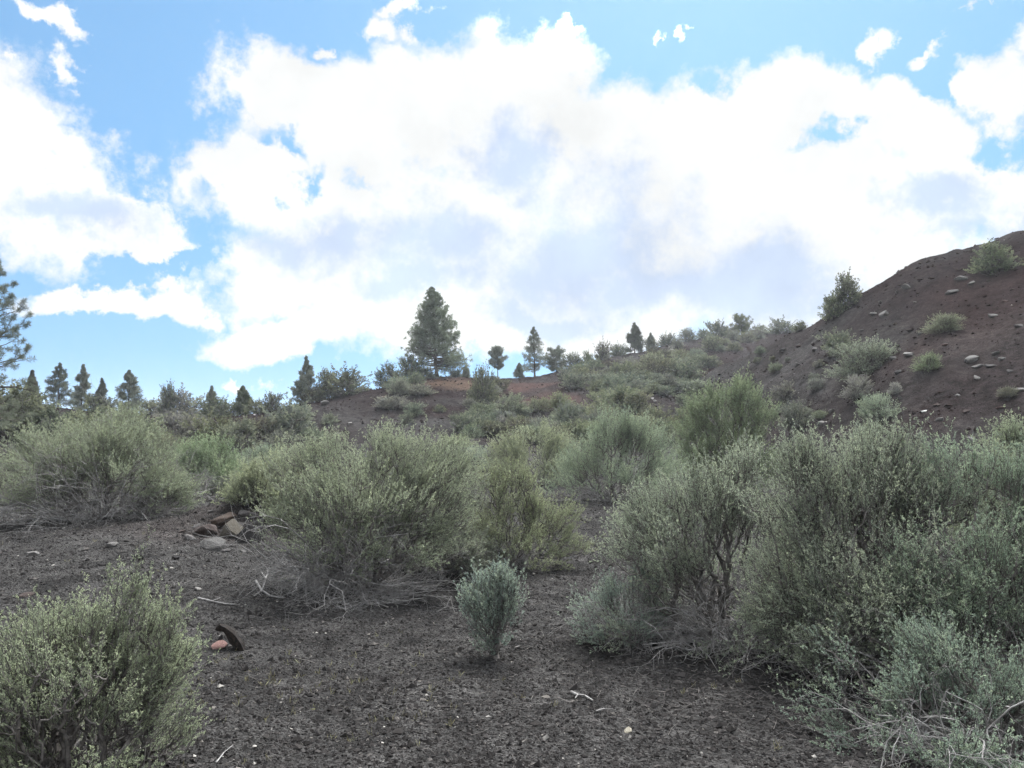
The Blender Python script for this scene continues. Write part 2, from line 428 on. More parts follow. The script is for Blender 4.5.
# ------------------------------------------------------------------ ground sheet
def build_ground():
    az = np.concatenate([np.linspace(-180, -44, 90)[:-1], np.linspace(-44, 44, 620), np.linspace(44, 180, 90)[1:]])
    az = np.radians(az[:-1] if abs(az[-1] - 180) < 1e-6 else az)
    rr = np.concatenate([np.exp(np.linspace(math.log(.4), math.log(130), 640)), np.exp(np.linspace(math.log(135), math.log(900), 50))])
    A, R = np.meshgrid(az, rr, indexing='ij')
    x, y = np.sin(A) * R, np.cos(A) * R
    z = H(x, y)
    V = np.stack([x, y, z], -1).reshape(-1, 3)
    na, nr = A.shape
    i = np.arange(na)[:, None]; j = np.arange(nr - 1)[None]
    i2 = (i + 1) % na
    Fq = np.stack(np.broadcast_arrays(i * nr + j, i * nr + j + 1, i2 * nr + j + 1, i2 * nr + j), -1).reshape(-1, 4)
    V = np.concatenate([V, [[0, 0, float(H(0., 0.))]]])
    c = len(V) - 1
    cap = np.stack([np.full(na, c), np.arange(na) * nr, np.arange(na) * nr, ((np.arange(na) + 1) % na) * nr], 1)
    # centre fan as quads is degenerate: use thin quads pairing two columns instead
    k = np.arange(0, na - 1, 2)
    fan = np.stack([np.full(len(k), c), k * nr, (k + 1) * nr, ((k + 2) % na) * nr], 1)
    Fq = np.concatenate([Fq, fan])
    X, Y, Z = V[:, 0], V[:, 1], V[:, 2]
    T = np.zeros((len(V), 3))
    hill = np.clip((Z - .35) / 1.2, 0, 1)
    T[:, 0] = hill * np.clip(.75 + fbm(X / 6, Y / 6, 44, 3), 0, 1)
    def blob(u, v, r, ry, s):
        p = hit(u, v)[0]; q = np.hypot((X - p[0]) / r, (Y - p[1]) / ry)
        return np.clip((1 - q) * 1.6 + .9 * fbm(X / 2.2, Y / 2.2, s, 4), 0, 1) * np.clip(1.4 - q, 0, 1)
    T[:, 1] = np.clip(.75 * blob(522, 386, 4.5, 5, 61) + .85 * blob(548, 402, 3.2, 6, 62) + .45 * blob(704, 372, 3.5, 5, 63) + .12 * blob(200, 528, 1.5, 1.5, 64) + .10 * blob(985, 300, 4, 5, 66) + .10 * blob(960, 345, 4, 3, 67), 0, 1)
    T[:, 2] = np.clip(.65 * blob(455, 383, 3.6, 5, 65), 0, 1)
    me = mesh_np('ground', V, Fq, M_GROUND, T, True)
    o = link('ground', me); o['kind'] = 'structure'; o['label'] = 'dark cinder ground rising into red-brown slopes'
build_ground()

# ------------------------------------------------------------------ shrubs
def stems_mesh(name, P, roots, segs, rng, rtip, twigs=True, guides=None, k=4, fine=.0012, rexp=.5):
    Q = P if guides is None else np.concatenate([P, guides])
    A, B, ra, rb, cnt = skeleton(Q, roots, rng, rtip=rtip, rexp=rexp)
    parts = [tubes(A, B, ra, rb, k)]
    if twigs:
        n = len(segs[0]); m = len(segs[2])
        parts.append(tubes(segs[0], segs[1], np.full(n, rtip), np.full(n, rtip * .5), 3))
        parts.append(tubes(segs[2], segs[3], np.full(m, fine), np.full(m, fine * .5), 3))
    V, Fq = join(parts)
    return mesh_np(name, V, Fq, M_STEM, None, True)

def hero(name, label, cat, u, v, lobes, seed, n=1200, color=SAGE, ll=.020, lw=.0075, Ls=(.10, .24), dead=None, group=None, nside=6, nleaf=7, spread=.75, up=.55, shell=.30, depth=None, yscale=.85, nroot=16, rootr=.22, low=(2.4, .30), fingers=4, skirt=7, grow=1.12):
    """a shrub of its own: LOBES are (u, v, rx, ry[, dy]) outlines turned into metres at the shrub's own distance"""
    rng = np.random.default_rng(seed)
    p = hit(u, v)[0] if depth is None else None
    if depth is not None:
        x = (u - U0) / F * depth; p = np.array([x, depth, float(H(x, depth))])
    uu, vv, D = project(p); s = D / F
    L = []
    for q in lobes:
        dy = q[4] if len(q) > 4 else rng.uniform(-.25, .25) * q[2] * s
        L.append(((q[0] - u) * s, dy, (vv - q[1]) * s, q[2] * s, q[2] * s * yscale, q[3] * s))
    Lz = max(q[2] + q[5] for q in L); x0 = min(q[0] - q[3] for q in L); x1 = max(q[0] + q[3] for q in L); W = x1 - x0
    big = [q for q in L]
    ml = .75 * np.mean(Ls)
    L = [(q[0], q[1], q[2] - .25 * ml, max(.5 * q[3], q[3] * grow - ml), max(.5 * q[4], q[4] * grow - ml), max(.5 * q[5], q[5] * (1 + (grow - 1) * .4) - ml)) for q in L]
    big = list(L)
    for q in big:      # leafy fingers standing out of the upper outline of each lobe
        for _ in range(fingers):
            a = rng.uniform(0, 2 * math.pi); b = math.radians(rng.uniform(25, 80))
            e = np.array([math.cos(a) * math.cos(b), math.sin(a) * math.cos(b), math.sin(b)])
            L.append((q[0] + e[0] * q[3] * .82, q[1] + e[1] * q[4] * .82, q[2] + e[2] * q[5] * .88, q[3] * .16, q[3] * .16, q[5] * rng.uniform(.2, .34)))
    for k in range(skirt):
        a = 2 * math.pi * (k + rng.uniform()) / max(1, skirt); f = rng.uniform(.5, .85)
        L.append(((x0 + x1) / 2 + math.cos(a) * W * .5 * f, math.sin(a) * W * .40 * f, Lz * rng.uniform(.12, .26), W * .15, W * .15, Lz * .16))
    root = thing(name, label, cat, p - np.array([0, 0, .03]), group)
    n = int(n * 1.7); ll *= .64; lw *= .68; nleaf += 3
    P, Dr = sample_lobes(L, n // 8, rng, seed=seed, shell=shell * .9, low=low, floor=.03, hole=-.19)
    P = np.repeat(P, 8, 0); Dr = np.repeat(Dr, 8, 0); P = P + rng.normal(size=P.shape) * .24 * np.mean(Ls)
    Dr = unit(Dr + rng.normal(size=P.shape) * .42)
    c = np.array([0, 0, .25 * max(q[2] + q[5] for q in L)])
    D_ = unit(unit(P - c) * .7 + Dr * .35 + np.array([0, 0, up]) + rng.normal(size=P.shape) * .22)
    Ln = rng.uniform(*Ls, len(P))
    # long leafy sprigs stand out of the upper outline
    spr = (rng.uniform(size=len(P)) < .22) & (Dr[:, 2] > -.1)
    Ln = np.where(spr, Ln * rng.uniform(1.1, 1.5, len(P)), Ln)
    D_ = np.where(spr[:, None], unit(D_ + np.array([0, 0, .6])), D_)
    V, Fq, T, segs = shoots(P, D_, Ln, rng, nside, nleaf, ll, lw, spread)
    link('foliage', mesh_np(name + ' foliage', V, Fq, M_SAGE, T), root, color)
    a = np.linspace(0, 2 * math.pi, nroot, endpoint=False) + rng.uniform(0, .4, nroot)
    rt = np.stack([np.cos(a) * rootr * rng.uniform(.2, 1, nroot), np.sin(a) * rootr * rng.uniform(.2, 1, nroot), np.full(nroot, -.02)], 1)
    g, _ = sample_lobes(L, n // 6, rng, seed=seed, shell=.6); g = g * rng.uniform(.35, .8, (len(g), 1))
    link('stems', stems_mesh(name + ' stems', P, rt, segs, rng, .0019, guides=g, rexp=.43), root)
    if dead:
        for dd in (dead if isinstance(dead, list) else [dead]):
            Vd, Fd = dead_tangle(rng, **dd)
            d = link('dead_branches', mesh_np(name + ' dead branches', Vd, Fd, M_DEAD, None, True), root)
            d['label'] = 'bare grey dead branches'
    return root

PI = math.pi
# foreground -------------------------------------------------------
hero('sagebrush', 'pale green sagebrush in the lower left corner, with one tall leafy spire', 'shrub', 92, 800,
     [(90, 715, 92, 82), (40, 690, 72, 70, .1), (130, 660, 55, 55, .15), (120, 610, 26, 45, .1), (165, 655, 32, 50, .1), (-10, 740, 70, 80), (150, 740, 42, 55, -.1), (60, 765, 62, 46, -.3), (122, 768, 52, 42, -.3), (10, 775, 56, 46, -.3), (60, 650, 45, 40, .1), (100, 640, 22, 40)],
     11, n=2300, grow=1.25, low=(5.0, .8), nroot=30, rootr=.3, color=(.295, .335, .222), ll=.015, lw=.0058, Ls=(.07, .17), depth=3.5, nside=7, nleaf=7, shell=.4)
hero('sagebrush', 'small silvery sagebrush standing alone on the bare cinders, narrow at its base', 'shrub', 494, 657,
     [(494, 605, 30, 34), (480, 595, 22, 24), (512, 600, 20, 28), (502, 588, 14, 22), (494, 640, 16, 16)],
     12, n=400, fingers=2, skirt=0, grow=1.2, color=BLUE, ll=.020, lw=.0075, Ls=(.09, .17), up=1.1, shell=.45, nroot=8, rootr=.07)
hero('sagebrush', 'big spreading sagebrush with arching bare grey branches under its left side', 'shrub', 735, 645,
     [(715, 545, 95, 55), (660, 540, 55, 40, .1), (700, 505, 60, 40, .1), (760, 500, 55, 55, .2), (740, 470, 45, 38, .3), (790, 560, 60, 55), (650, 510, 35, 22, .2), (725, 585, 70, 34, -.3), (690, 570, 50, 34, -.2)],
     13, n=1700, color=(.315, .358, .270), dead=[dict(n=16, reach=.75, height=.4, r0=.011, ang=(PI * .75, PI * 1.75)), dict(n=9, reach=.9, height=.15, r0=.010, ang=(PI * .8, PI * 1.3))])
hero('sagebrush', 'tallest sagebrush of the right foreground thicket, its leafy fingers reaching up before the cinder hill', 'shrub', 868, 668,
     [(870, 540, 105, 90), (830, 500, 70, 60, .1), (900, 490, 65, 60, .1), (870, 462, 40, 34, .2), (905, 455, 30, 28, .25), (815, 470, 36, 36, .2), (940, 530, 60, 70), (800, 580, 60, 60, -.1), (850, 610, 70, 45, -.25), (850, 448, 18, 18, .3), (868, 560, 66, 52, -.4), (820, 640, 60, 32, -.35), (900, 600, 60, 46, -.3)],
     14, n=2500, color=(.310, .352, .265), dead=[dict(n=14, reach=.8, height=.35, r0=.010, ang=(PI * .9, PI * 1.9))])
hero('sagebrush', 'broad sagebrush at the right edge filling the gap beside the tallest one', 'shrub', 990, 690,
     [(985, 560, 85, 85), (1030, 540, 70, 80, .2), (960, 510, 55, 50, .2), (1000, 480, 60, 40, .4), (1060, 600, 80, 90), (940, 600, 55, 55, -.1), (1010, 640, 70, 50, -.2)],
     15, n=2000, color=(0.271, 0.346, 0.249), dead=[dict(n=10, reach=.7, height=.3, r0=.009, ang=(PI * 1.0, PI * 2.0))])
hero('sagebrush', 'low straggling sagebrush sprawling over dead twigs at the lower right corner', 'shrub', 990, 758,
     [(925, 690, 60, 30, .1), (985, 690, 60, 50), (1030, 700, 55, 60), (880, 672, 40, 25, .3), (1010, 740, 30, 30, -.1), (950, 660, 60, 35, .3)],
     16, n=900, color=(0.248, 0.319, 0.250), ll=.018, lw=.007, Ls=(.08, .18), shell=.5, dead=[dict(n=16, reach=.75, height=.22, r0=.008, ang=(PI * .7, PI * 1.5)), dict(n=10, reach=.5, height=.3, r0=.007)])
hero('sagebrush', 'small bluish sagebrush at the left foot of the spreading bush with arching dead limbs', 'shrub', 628, 640,
     [(628, 600, 36, 30), (600, 605, 26, 16), (648, 590, 26, 30, .1), (640, 575, 20, 20, .1)],
     17, n=380, color=BLUE, ll=.019, lw=.007, Ls=(.08, .17), dead=dict(n=14, reach=.55, height=.16, r0=.006))
# middle -----------------------------------------------------------
hero('sagebrush', 'wide old sagebrush at the centre with a skirt of tangled dead grey branches', 'shrub', 352, 588,
     [(360, 510, 90, 48), (310, 515, 62, 42), (400, 535, 60, 36, -.1), (335, 545, 60, 30, -.2), (400, 470, 65, 40, .3), (340, 462, 55, 32, .3), (420, 510, 60, 42, .1), (290, 470, 40, 28, .3), (375, 445, 30, 20, .5), (440, 480, 45, 35, .3)],
     18, n=2300, skirt=0, grow=1.1, color=(0.330, 0.371, 0.256), ll=.024, lw=.009, Ls=(.12, .26), shell=.38,
     dead=[dict(n=26, reach=1.15, height=.34, r0=.010, ang=(PI * .85, PI * 2.15)), dict(n=20, reach=.9, height=.60, r0=.010, ang=(PI * .9, PI * 2.1)), dict(n=9, reach=1.15, height=1.1, r0=.011, ang=(PI * 1.0, PI * 2.0))])
hero('rabbitbrush', 'yellow-green bushy rabbitbrush in front of the wide old sagebrush', 'shrub', 512, 566,
     [(505, 500, 42, 34), (540, 520, 38, 26), (490, 485, 28, 22), (520, 480, 24, 18), (555, 525, 22, 18), (470, 540, 30, 25), (520, 545, 40, 18), (512, 468, 12, 12)],
     19, n=1000, color=YELLOW, ll=.022, lw=.008, Ls=(.10, .22), up=.8, dead=dict(n=20, reach=.6, height=.3, r0=.007))
hero('sagebrush', 'twiggy grey sagebrush wedged between the wide old sagebrush and the yellow-green rabbitbrush', 'shrub', 446, 572,
     [(440, 525, 40, 34), (458, 500, 34, 32, .2), (430, 490, 34, 26, .3), (460, 548, 34, 22, -.1)],
     28, n=700, color=(.275, .300, .235), ll=.024, lw=.009, Ls=(.12, .24), shell=.5, dead=dict(n=18, reach=.6, height=.4, r0=.008))
hero('sagebrush', 'sprawling grey shrub at left on the low bench, its lower half bare black twigs', 'shrub', 98, 530,
     [(95, 468, 78, 34), (55, 460, 45, 34), (130, 455, 50, 34), (90, 440, 48, 26, .4), (165, 490, 45, 20), (40, 490, 36, 18), (110, 430, 30, 18, .6)],
     20, n=2000, skirt=3, grow=1.12, color=(0.261, 0.296, 0.202), ll=.034, lw=.013, Ls=(.16, .38), shell=.45, depth=12.6, nroot=16, rootr=.5,
     dead=[dict(n=36, reach=1.7, height=.6, r0=.013, base=.6), dict(n=16, reach=1.6, height=1.1, r0=.014, base=.5, ang=(-.6, PI * .2))])
hero('sagebrush', 'shrub with thin upright branches behind the spreading right sagebrush, dark gap under it', 'shrub', 612, 500,
     [(612, 452, 44, 34), (585, 462, 30, 24), (645, 455, 36, 32), (600, 425, 24, 20), (630, 430, 26, 18), (660, 475, 26, 18)],
     21, n=1100, color=(0.268, 0.326, 0.227), ll=.040, lw=.015, Ls=(.18, .40), up=.9, dead=dict(n=24, reach=1.1, height=.5, r0=.012))
hero('bush', 'tall bright green bush with a pointed top before the cinder hill', 'shrub', 735, 498,
     [(730, 430, 44, 46), (705, 425, 28, 30), (755, 432, 28, 34), (738, 400, 22, 22), (722, 398, 16, 16), (735, 465, 40, 30)],
     22, n=1500, grow=1.2, color=(.200, .250, .150), ll=.042, lw=.017, Ls=(.18, .38), up=.7)
hero('sagebrush', 'upright pale sagebrush behind the yellow-green rabbitbrush', 'shrub', 535, 486,
     [(535, 450, 36, 24), (512, 452, 24, 18), (560, 455, 24, 20), (540, 435, 14, 14)],
     23, n=650, color=SAGEY, ll=.046, lw=.017, Ls=(.20, .42), up=1.0, dead=dict(n=14, reach=1.0, height=.4, r0=.012))
hero('sagebrush', 'yellowish sagebrush between the fallen boulders and the wide old sagebrush', 'shrub', 268, 512,
     [(268, 482, 32, 24), (290, 470, 24, 22), (250, 488, 20, 18)], 24, n=600, color=SAGEY, ll=.036, lw=.014, Ls=(.15, .32))
hero('bush', 'rounded fresh green bush above the fallen boulders on the left', 'shrub', 206, 500,
     [(206, 468, 34, 24), (192, 462, 22, 22), (224, 470, 20, 20), (208, 452, 20, 12)], 25, n=800, color=GREEN, ll=.042, lw=.015, Ls=(.2, .4), up=1.0)
hero('sagebrush', 'pale sagebrush at the far right edge with the red hillside behind it', 'shrub', 1022, 560,
     [(1015, 460, 40, 34), (990, 475, 34, 28), (1040, 455, 40, 36), (1000, 500, 50, 34), (1012, 435, 18, 14)],
     26, n=1100, color=(0.299, 0.347, 0.231), ll=.026, lw=.010, Ls=(.12, .26), depth=8.5)
# ------------------------------------------------------------------ shared shrub shapes for the middle and far slopes
def proto(seed, n, ll, lw, Ls, kind='round', nside=5, nleaf=6, twigs=False, rt=.006):
    """foliage and stem meshes of a shrub one unit tall and about one unit wide"""
    rng = np.random.default_rng(seed)
    if kind == 'round':
        L = [(0, 0, .42, .42, .40, .42), (0, 0, .25, .42, .42, .3)] + [(rng.uniform(-.3, .3), rng.uniform(-.3, .3), rng.uniform(.35, .72), rng.uniform(.16, .26), rng.uniform(.16, .26), rng.uniform(.16, .24)) for _ in range(5)]
    elif kind == 'wide':
        L = [(0, 0, .28, .42, .40, .3)] + [(rng.uniform(-.35, .35), rng.uniform(-.3, .3), rng.uniform(.3, .7), rng.uniform(.18, .3), rng.uniform(.18, .3), rng.uniform(.18, .28)) for _ in range(8)]
    else:   # open, spiky
        L = [(0, 0, .25, .34, .34, .25)] + [(rng.uniform(-.3, .3), rng.uniform(-.25, .25), rng.uniform(.35, .75), rng.uniform(.1, .18), rng.uniform(.1, .18), rng.uniform(.2, .3)) for _ in range(8)]
    L += [(math.cos(a) * .25, math.sin(a) * .25, .13, .22, .22, .14) for a in np.linspace(0, 5.2, 6) + rng.uniform(0, 1)]
    P, Dr = sample_lobes(L, n, rng, seed=seed, shell=.35, floor=.01, low=(2.5, .6))
    D_ = unit(unit(P - np.array([0, 0, .2])) * .7 + Dr * .3 + np.array([0, 0, .6]) + rng.normal(size=P.shape) * .25)
    V, Fq, T, segs = shoots(P, D_, rng.uniform(*Ls, n), rng, nside, nleaf, ll, lw)
    f = mesh_np('shrub foliage', V, Fq, M_SAGE, T)
    a = rng.uniform(0, 2 * PI, 8); r = np.stack([np.cos(a) * .06, np.sin(a) * .06, np.full(8, -.05)], 1)
    s = stems_mesh('shrub stems', P, r, segs, rng, rt, twigs=twigs, k=3, rexp=.42)
    return f, s
PM = [proto(100 + i, 800, .024, .010, (.10, .24), k, 6, 6, True, .003) for i, k in enumerate(['round', 'wide', 'spiky', 'round', 'wide'])]
PS = [proto(200 + i, 330, .046, .021, (.10, .26), k, 5, 6) for i, k in enumerate(['round', 'wide', 'spiky', 'round', 'wide', 'spiky'])]

SHRUBS = []
def shrub(p, w, h, color, kinds, rng, label=None, name='sagebrush', group=None, sink=.04):
    dist = math.hypot(p[0], p[1])
    src = PM if dist < 32 else PS
    i = rng.choice([k for k in range(len(src)) if ['round', 'wide', 'spiky', 'round', 'wide', 'spiky'][k] in kinds])
    f, s = src[i]
    o = thing(name, label or '', 'shrub', np.array(p) - np.array([0, 0, sink * h]), group, rng.uniform(0, 2 * PI))
    o.scale = (w, w, h)
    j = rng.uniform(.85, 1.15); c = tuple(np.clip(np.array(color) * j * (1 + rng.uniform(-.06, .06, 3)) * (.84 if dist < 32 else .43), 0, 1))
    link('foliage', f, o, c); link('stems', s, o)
    SHRUBS.append((o, color, p, w, h))
    return o

def shrub_px(u, vb, vt, w, color, kinds=('round', 'wide'), label=None, name='sagebrush', group=None, rng=np.random.default_rng(5), crest=False):
    p = crest_hit(u, vb) if crest else hit(u, vb)[0]
    _, _, D = project(p)
    return shrub(p, w * D / F / .98, (vb - vt) * D / F * (1.1 if crest else 1.0), color, kinds, rng, label, name, group, sink=.13 if crest else .05)

# left middle distance (each its own label where it stands out)
LM = [
 (12, 436, 378, 76, OLIVE, 'round', 'large olive shrub under the overhanging pine boughs at the left edge'),
 (52, 440, 402, 54, DARK, 'round', 'dark green shrub under the soft grey pine on the left skyline'),
 (98, 452, 404, 62, OLIVE, 'wide', 'olive shrub below the pair of dark pines on the left skyline'),
 (140, 450, 412, 54, OLIVE, 'round', None), (178, 440, 410, 44, GREY, 'wide', None), (160, 470, 424, 50, OLIVE, 'wide', None),
 (214, 446, 410, 46, OLIVE, 'round', None), (238, 452, 418, 40, SAGE, 'wide', None),
 (288, 440, 396, 52, SAGE, 'round', 'large grey-green shrub on the left end of the dark cinder bank'),
 (316, 444, 428, 22, SAGE, 'wide', 'small grey shrub low on the bare dark cinder bank'),
 (280, 456, 426, 34, GREY, 'wide', None), (252, 440, 416, 34, BROWN, 'wide', None), (196, 436, 412, 34, BROWN, 'round', None),
 (58, 478, 430, 66, OLIVE, 'wide', None), (22, 486, 440, 60, OLIVE, 'wide', None),
 (6, 506, 466, 44, GREY, 'spiky', 'pale grey twiggy shrub on the left edge beside the low bench'),
 (240, 482, 448, 44, SAGE, 'wide', None), (150, 500, 452, 50, OLIVE, 'wide', None), (182, 486, 440, 44, OLIVE, 'round', None),
 (262, 470, 440, 36, SAGE, 'round', None), (30, 424, 392, 36, OLIVE, 'round', None), (120, 432, 404, 46, OLIVE, 'wide', None),
 # central hollow
 (480, 470, 440, 50, SAGE, 'wide', None), (575, 482, 440, 40, SAGE, 'spiky', None), (660, 486, 446, 44, SAGE, 'wide', None), (505, 480, 446, 30, SAGEY, 'spiky', None),
 (450, 462, 432, 44, SAGEY, 'wide', None), (690, 470, 440, 34, SAGE, 'wide', None), (560, 466, 438, 36, GREY, 'wide', None),
]
# cinder hill on the right
RH = [
 (862, 378, 340, 60, SAGE, 'wide', 'largest shrub on the cinder hill, grey-green and sprawling among rocks'),
 (942, 332, 313, 34, OLIVE, 'round', 'round olive shrub alone halfway up the bare cinder hill'),
 (995, 274, 240, 40, OLIVE, 'round', 'green shrub highest on the cinder hill, near its top'),
 (927, 371, 352, 26, GREEN, 'round', 'small green shrub right of the largest shrub on the cinder hill'),
 (882, 420, 388, 40, SAGE, 'wide', 'lowest grey-green shrub on the bare face of the cinder hill'),
 (838, 350, 328, 30, SAGE, 'wide', 'shrub just above and left of the largest shrub on the cinder hill'),
 (785, 402, 380, 24, GREY, 'spiky', 'pale silver-grey twiggy shrub at the foot of the cinder hill'),
 (798, 430, 400, 34, DARK, 'round', 'dark green shrub at the foot of the cinder hill, behind the thicket'),
 (816, 391, 379, 16, GREY, 'wide', 'tiny silvery shrub on the lower left of the cinder hill'),
 (846, 308, 270, 36, DARK, 'spiky', 'dark spiky bush breaking the left outline of the cinder hill'),
 (834, 318, 290, 24, OLIVE, 'round', 'olive bush hugging the left outline of the cinder hill'),
 (862, 292, 268, 24, DARK, 'spiky', 'upper dark bush on the left outline of the cinder hill'),
 (892, 268, 262, 14, BROWN, 'wide', 'little brown scrub on the upper outline of the cinder hill'),
 (985, 240, 231, 22, OLIVE, 'wide', 'low olive scrub on the crest of the cinder hill'),
 (860, 398, 376, 34, GREY, 'spiky', 'grey twiggy scrub just below the largest shrub on the cinder hill'),
 (870, 442, 424, 30, SAGE, 'spiky', 'half-hidden shrub at the base of the cinder hill behind the thicket'),
 (1008, 398, 386, 18, BROWN, 'wide', 'brown scrub tuft low on the right of the cinder hill'),
]
# middle slope, singled out
MS = [
 (683, 384, 358, 40, DARK, 'round', 'largest dark round shrub on the far slope left of the cinder hill'),
 (618, 414, 386, 46, SAGEY, 'wide', 'pale wide shrub low on the far slope'),
 (600, 385, 370, 26, SAGE, 'wide', None), (632, 388, 370, 36, SAGE, 'round', None), (656, 384, 372, 20, SAGE, 'round', None), (668, 372, 358, 24, OLIVE, 'wide', None),
 (567, 436, 420, 24, SAGE, 'round', 'round shrub in the dark strip at the foot of the far slope'),
 (483, 404, 362, 26, OLIVE, 'round', 'tall olive bush just right of the tall pine'),
 (510, 414, 392, 34, SAGE, 'round', 'round grey-green shrub on the left edge of the red patch'),
 (474, 424, 408, 26, SAGE, 'wide', None), (472, 438, 422, 22, SAGE, 'wide', None), (503, 428, 416, 20, GREY, 'spiky', None), (533, 428, 416, 18, GREY, 'wide', None),
 (414, 415, 400, 20, SAGE, 'round', 'small shrub on the bare bank below the tall pine'), (407, 424, 413, 14, SAGE, 'wide', None), (392, 408, 394, 34, GREY, 'wide', None), (418, 395, 383, 30, GREY, 'wide', None),
 (330, 424, 412, 16, SAGE, 'wide', None), (440, 412, 404, 12, OLIVE, 'wide', None),
]
# skyline shrubs and small round trees
SK = [
 (345, 396, 366, 46, DARK, 'round', 'dense dark bush on the skyline beside the small dense pine'),
 (326, 402, 372, 20, DARK, 'spiky', 'spiky dark bush touching the small dense pine on the skyline'),
 (312, 406, 384, 30, BROWN, 'round', 'brown bush at the foot of the small dense pine'),
 (390, 386, 364, 30, DARK, 'spiky', 'spiky dark bush on the skyline, left of the tall pine'),
 (409, 382, 358, 26, DARK, 'spiky', 'dark bush leaning against the tall pine on its left'),
 (424, 378, 364, 26, OLIVE, 'round', 'low olive bush under the left boughs of the tall pine'),
 (456, 376, 366, 14, OLIVE, 'round', 'low bush under the right boughs of the tall pine'),
 (603, 363, 341, 16, BROWN, 'round', 'grey-brown lollipop-shaped bush on the skyline of the far slope'),
 (574, 371, 356, 20, DARK, 'wide', None), (587, 367, 353, 16, OLIVE, 'spiky', None), (618, 358, 344, 18, DARK, 'wide', None), (668, 348, 334, 18, DARK, 'round', None), (652, 352, 340, 14, OLIVE, 'wide', None),
 (688, 344, 332, 16, OLIVE, 'wide', None), (716, 341, 325, 22, DARK, 'spiky', None), (704, 342, 332, 14, OLIVE, 'wide', None), (728, 341, 330, 18, OLIVE, 'round', None),
 (781, 337, 320, 26, DARK, 'round', 'dark rounded bush on the skyline where the cinder hill meets the far slope'),
 (758, 340, 330, 20, OLIVE, 'wide', None), (800, 334, 324, 14, OLIVE, 'wide', None),
 (180, 416, 384, 44, GREY, 'round', 'pale grey rounded tree-like bush on the left skyline'),
 (168, 414, 380, 18, DARK, 'spiky', 'dark spike of foliage beside the pale grey rounded bush'),
 (214, 416, 392, 34, OLIVE, 'round', 'olive bush on the left skyline between two small pines'),
 (272, 412, 394, 22, DARK, 'spiky', 'spiky bush on the skyline at the left end of the cinder bank'),
 (152, 416, 400, 30, OLIVE, 'wide', None), (100, 414, 396, 30, DARK, 'wide', None), (228, 416, 400, 24, DARK, 'wide', None), (258, 414, 400, 24, OLIVE, 'wide', None),
]
AUTO = []
def place(rows, crest=False):
    for u, vb, vt, w, c, k, lab in rows:
        ks = {'round': ('round',), 'wide': ('wide', 'round'), 'spiky': ('spiky',)}[k]
        o = shrub_px(u, vb, vt, w, c, ks, lab, 'bush' if crest else 'sagebrush', None, crest=crest)
        if lab is None: AUTO.append((o, u, vb, c))
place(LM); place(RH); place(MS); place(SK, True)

# scatter of the smaller shrubs over the far slope
rng = np.random.default_rng(77)
def inside(u, v):
    # bare ground that the photograph shows
    if 306 < u < 466 and 395 < v < 450: return True
    if ((u - 440) / 30) ** 2 + ((v - 408) / 26) ** 2 < 1: return True
    if ((u - 535) / 34) ** 2 + ((v - 396) / 16) ** 2 < 1: return True
    if ((u - 455) / 26) ** 2 + ((v - 384) / 9) ** 2 < 1: return True
    if ((u - 655) / 24) ** 2 + ((v - 412) / 16) ** 2 < 1: return True
    if ((u - 580) / 16) ** 2 + ((v - 408) / 20) ** 2 < 1: return True
    return False
taken = [project(p)[:2] for _, _, p, _, _ in SHRUBS]
n = 0; tries = 0
while n < 105 and tries < 9000:
    tries += 1
    u = rng.uniform(300, 765); v = rng.uniform(336, 446)
    top = ip(CREST_V, u) + 3
    if v < top or inside(u, v): continue
    if u > 700 and v > np.interp(u, [690, 765], [384, 344]) - 2: continue
    if min((u - a) ** 2 / 90 + (v - b) ** 2 / 25 for a, b in taken) < 1: continue
    p = hit(u, v)[0]; D = project(p)[2]
    w = rng.uniform(.7, 1.8) * (1.15 if u > 560 else .85)
    h = w * rng.uniform(.5, .75)
    k = rng.choice(5, p=[.38, .2, .2, .12, .1]); c = [SAGE, OLIVE, GREY, SAGEY, BROWN][k]
    o = shrub(p, w, h, c, ('round', 'wide', 'spiky') if k == 2 else ('round', 'wide'), rng)
    AUTO.append((o, u, v, c)); taken.append((u, v)); n += 1

n = tries = 0
while n < 18 and tries < 3000:
    tries += 1
    u = rng.uniform(715, 900); v = rng.uniform(345, 425)
    if v < ip(HILL_V, u) + 8 or min((u - a) ** 2 / 150 + (v - b) ** 2 / 60 for a, b in taken) < 1: continue
    p = hit(u, v)[0]; w = rng.uniform(.28, .7)
    c = [SAGE, GREY, BROWN, OLIVE][rng.choice(4, p=[.35, .3, .2, .15])]
    o = shrub(p, w, w * rng.uniform(.5, .8), c, ('wide', 'spiky', 'round'), rng)
    AUTO.append((o, u, v, c)); taken.append((u, v)); n += 1

